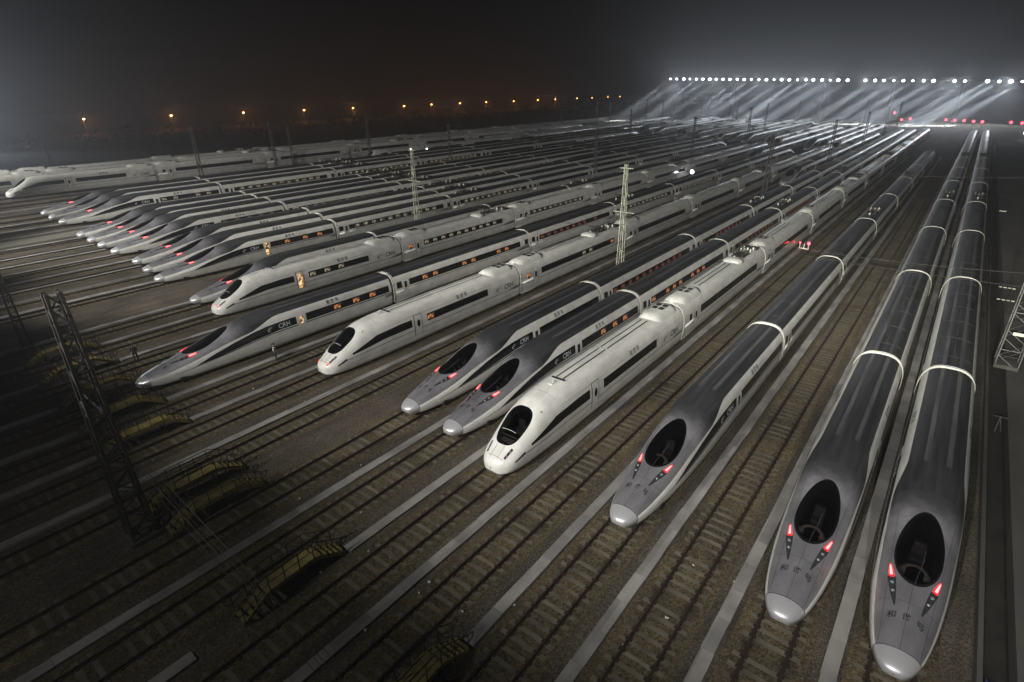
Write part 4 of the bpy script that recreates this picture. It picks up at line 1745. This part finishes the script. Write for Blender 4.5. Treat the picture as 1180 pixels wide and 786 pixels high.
# litter on the ballast
for i in range(26):
    mb = MB()
    s = random.uniform(.06, .12)
    pts = [(random.uniform(-s, s), random.uniform(-s, s), random.uniform(.0, s * .8)) for _ in range(7)]
    mb.add(pts, [(0, 1, 2), (2, 3, 4), (4, 5, 6), (0, 3, 5), (1, 4, 6), (0, 2, 4, 6)])
    x, y = random.choice([(-14.8, 10), (-11, 12), (-20, 10), (-17, 13), (-25, 14), (-33, 12), (-7, 20), (-40, 18), (-6, 26)])
    tag(link("litter", mb.mesh("litter", "litter"), None, (x + random.uniform(-3, 3), y + random.uniform(-4, 4), .08)), "scrap of white litter lying on the ballast", "litter", "scraps of litter on the ballast")

# ------------------------------------------------------------------ sodium street lamps along the road behind the yard
pole = MB()
pole.path([(0, 0, 0), (0, 0, 8.6), (.5, 0, 9.7), (1.6, 0, 10.1)], .16)
pole_me = pole.mesh("pole", "darksteel")
lb = MB()
lb.ball((1.6, 0, 10.0), .78, 12, 6, (1, 1, .55))
lb_me = lb.mesh("lamp", "sodium", True)
pl = bpy.data.lights.new("sodium_light", 'POINT')
pl.energy = 3600
pl.color = (1, .38, .10)
pl.shadow_soft_size = .6
for k in range(16):
    y = 138 + 57 * k + random.uniform(-7, 7) * (k > 3)
    root = link("street_lamp", None, None, (-488 - (k * 3 if k > 5 else 0), y, 0))
    tag(root, "orange sodium street lamp glowing on the road behind the yard", "street lamp", "orange street lamps behind the yard")
    link("pole", pole_me, root)
    link("lamp", lb_me, root)
    if k < 12:
        link("sodium_light", pl, root, (1.6, 0, 8.9))

# ------------------------------------------------------------------ far floodlight gantry
GY = 460.0
pxs = [772.6, 780, 788, 795, 802.5, 810, 818, 825.4, 833.2, 841.2, 849.6, 857.5, 865.8, 874.6, 883.2, 892, 900.7, 909.6, 919, 928.7, 937.2, 947.3, 956.6, 966, 976.8,
       997.3, 1008.5, 1018.5, 1030, 1041, 1052, 1064.4, 1075.6, 1100, 1112, 1138, 1151.6, 1165, 1178.5]
# lamp positions along the beam, in metres
lampx = []
for p in pxs:
    yy = 91 + (p - 772) / 406 * 3
    d = fw + r2 * ((p - 590) / 636.56) - u2 * ((yy - 393) / 636.56)
    lampx.append((d.x / d.y * GY, CAM_H + d.z / d.y * GY))
mb = MB()
x0, x1 = -215, 30
zz = lambda x: 28.6 + (22.4 - 28.6) * (x + 203) / 215
for z in (.6, 2.0):
    mb.bar((x0, GY + .8, zz(x0) + z), (x1, GY + .8, zz(x1) + z), .15, 4)
x = x0
k = 0
while x < x1 - 3:
    mb.bar((x, GY + .8, zz(x) + (.6 if k % 2 else 2.0)), (x + 3, GY + .8, zz(x + 3) + (2.0 if k % 2 else .6)), .08, 4)
    x += 3
    k += 1
gb = link("lighting_gantry", mb.mesh("lighting_gantry", "darksteel"))
tag(gb, "long dark truss carrying the row of floodlights across the far end of the yard", "gantry")
for x in (-213, -152, -90, -50, -14, 28):
    l = lattice(zz(x) + .6, 3.0, 1.6, "darksteel", .14, every=3).mesh("gantry_leg", "darksteel")
    link("gantry_leg", l, gb, (x, GY + .8, 0))
hs = MB()
hs.box(-1.0, 1.0, .1, .6, -.8, .8)
hs.box(-.1, .1, .3, .8, .5, 1.4)
hs_me = hs.mesh("housing", "darksteel")
ls = MB()
ls.ball((0, 0, 0), .8, 14, 8, (1, .35, .85))
ls_me = ls.mesh("lens", "flood", True)
for i, (x, z) in enumerate(lampx):
    root = link("floodlight", None, None, (x, GY, z))
    tag(root, "white floodlight glaring in the row on the far gantry", "floodlight", "floodlights on the far gantry")
    link("housing", hs_me, root)
    k = random.uniform(.75, 1.35)
    link("lens", ls_me, root).scale = (k, k, k)
    if i % 2 == 0 or i in (33, 35):
        strong = i in (14, 18, 22, 28, 32, 35)
        tx = x - 27 + random.uniform(-6, 6)
        spot("far_floodlight", (x, GY - 1, z), (tx, GY - 40 + random.uniform(-6, 6), 0), FAR_POWER * (210 if strong else 88), 10, .9, (.86, .93, 1.0), .6)
for x in (-195, -160, -125, -90, -55, -20, 5):
    spot("far_floodlight", (x, GY - 1, 26), (x - 6, GY - 33, 0), FAR_POWER * .65, 70, .22, (.86, .93, 1.0), 1.0)
for i in range(1, len(lampx), 3):
    x, z = lampx[i]
    spot("far_floodlight", (x, GY - 1, z), (x - 20, GY - 150, 0), FAR_POWER * .09, 130, .9, (.86, .93, 1.0), .8)

# ------------------------------------------------------------------ what stands behind the yard
mb = MB()
mb.box(-236, -235.7, -20, 620, 0, 2.4)
for i in range(80):
    mb.box(-236.1, -235.6, -20 + i * 8, -19.7 + i * 8, 0, 2.6)
tag(link("boundary_wall", mb.mesh("boundary_wall", "wall")), "long pale boundary wall behind the last trains on the left", "wall")
# a dark belt of trees along the road
tm = MB()
for i in range(520):
    y = random.uniform(20, 1500)
    x = -330 - random.uniform(0, 110)
    h = random.uniform(3, 8)
    for q in range(9):
        c = Vector((x + random.uniform(-2.5, 2.5), y + random.uniform(-2.5, 2.5), random.uniform(.8, h)))
        a = Vector((random.uniform(-1, 1), random.uniform(-1, 1), random.uniform(-1, 1))).normalized()
        b = a.orthogonal().normalized()
        s = random.uniform(.7, 1.6)
        tm.add([c + a * s, c + b * s * .6, c - a * s, c - b * s * .6], [(0, 1, 2, 3)])
tag(link("tree_belt", tm.mesh("tree_belt", "leaf")), "dark belt of low trees between the yard and the lamp-lit road", "trees", None, "stuff")

# ------------------------------------------------------------------ haze
hz = MB()
hz.box(-1100, 500, -110, 1400, -1.2, 78)
hm = bpy.data.materials.new("night_haze")
hm.use_nodes = True
nt = hm.node_tree
nt.nodes.clear()
out = nt.nodes.new("ShaderNodeOutputMaterial")
pv = nt.nodes.new("ShaderNodeVolumePrincipled")
pv.inputs["Color"].default_value = (.86, .88, .92, 1)
pv.inputs["Density"].default_value = .00075
pv.inputs["Anisotropy"].default_value = .78
nt.links.new(pv.outputs[0], out.inputs["Volume"])
ho = link("haze", hz.mesh("haze", hm))
tag(ho, None, None, None, "stuff")
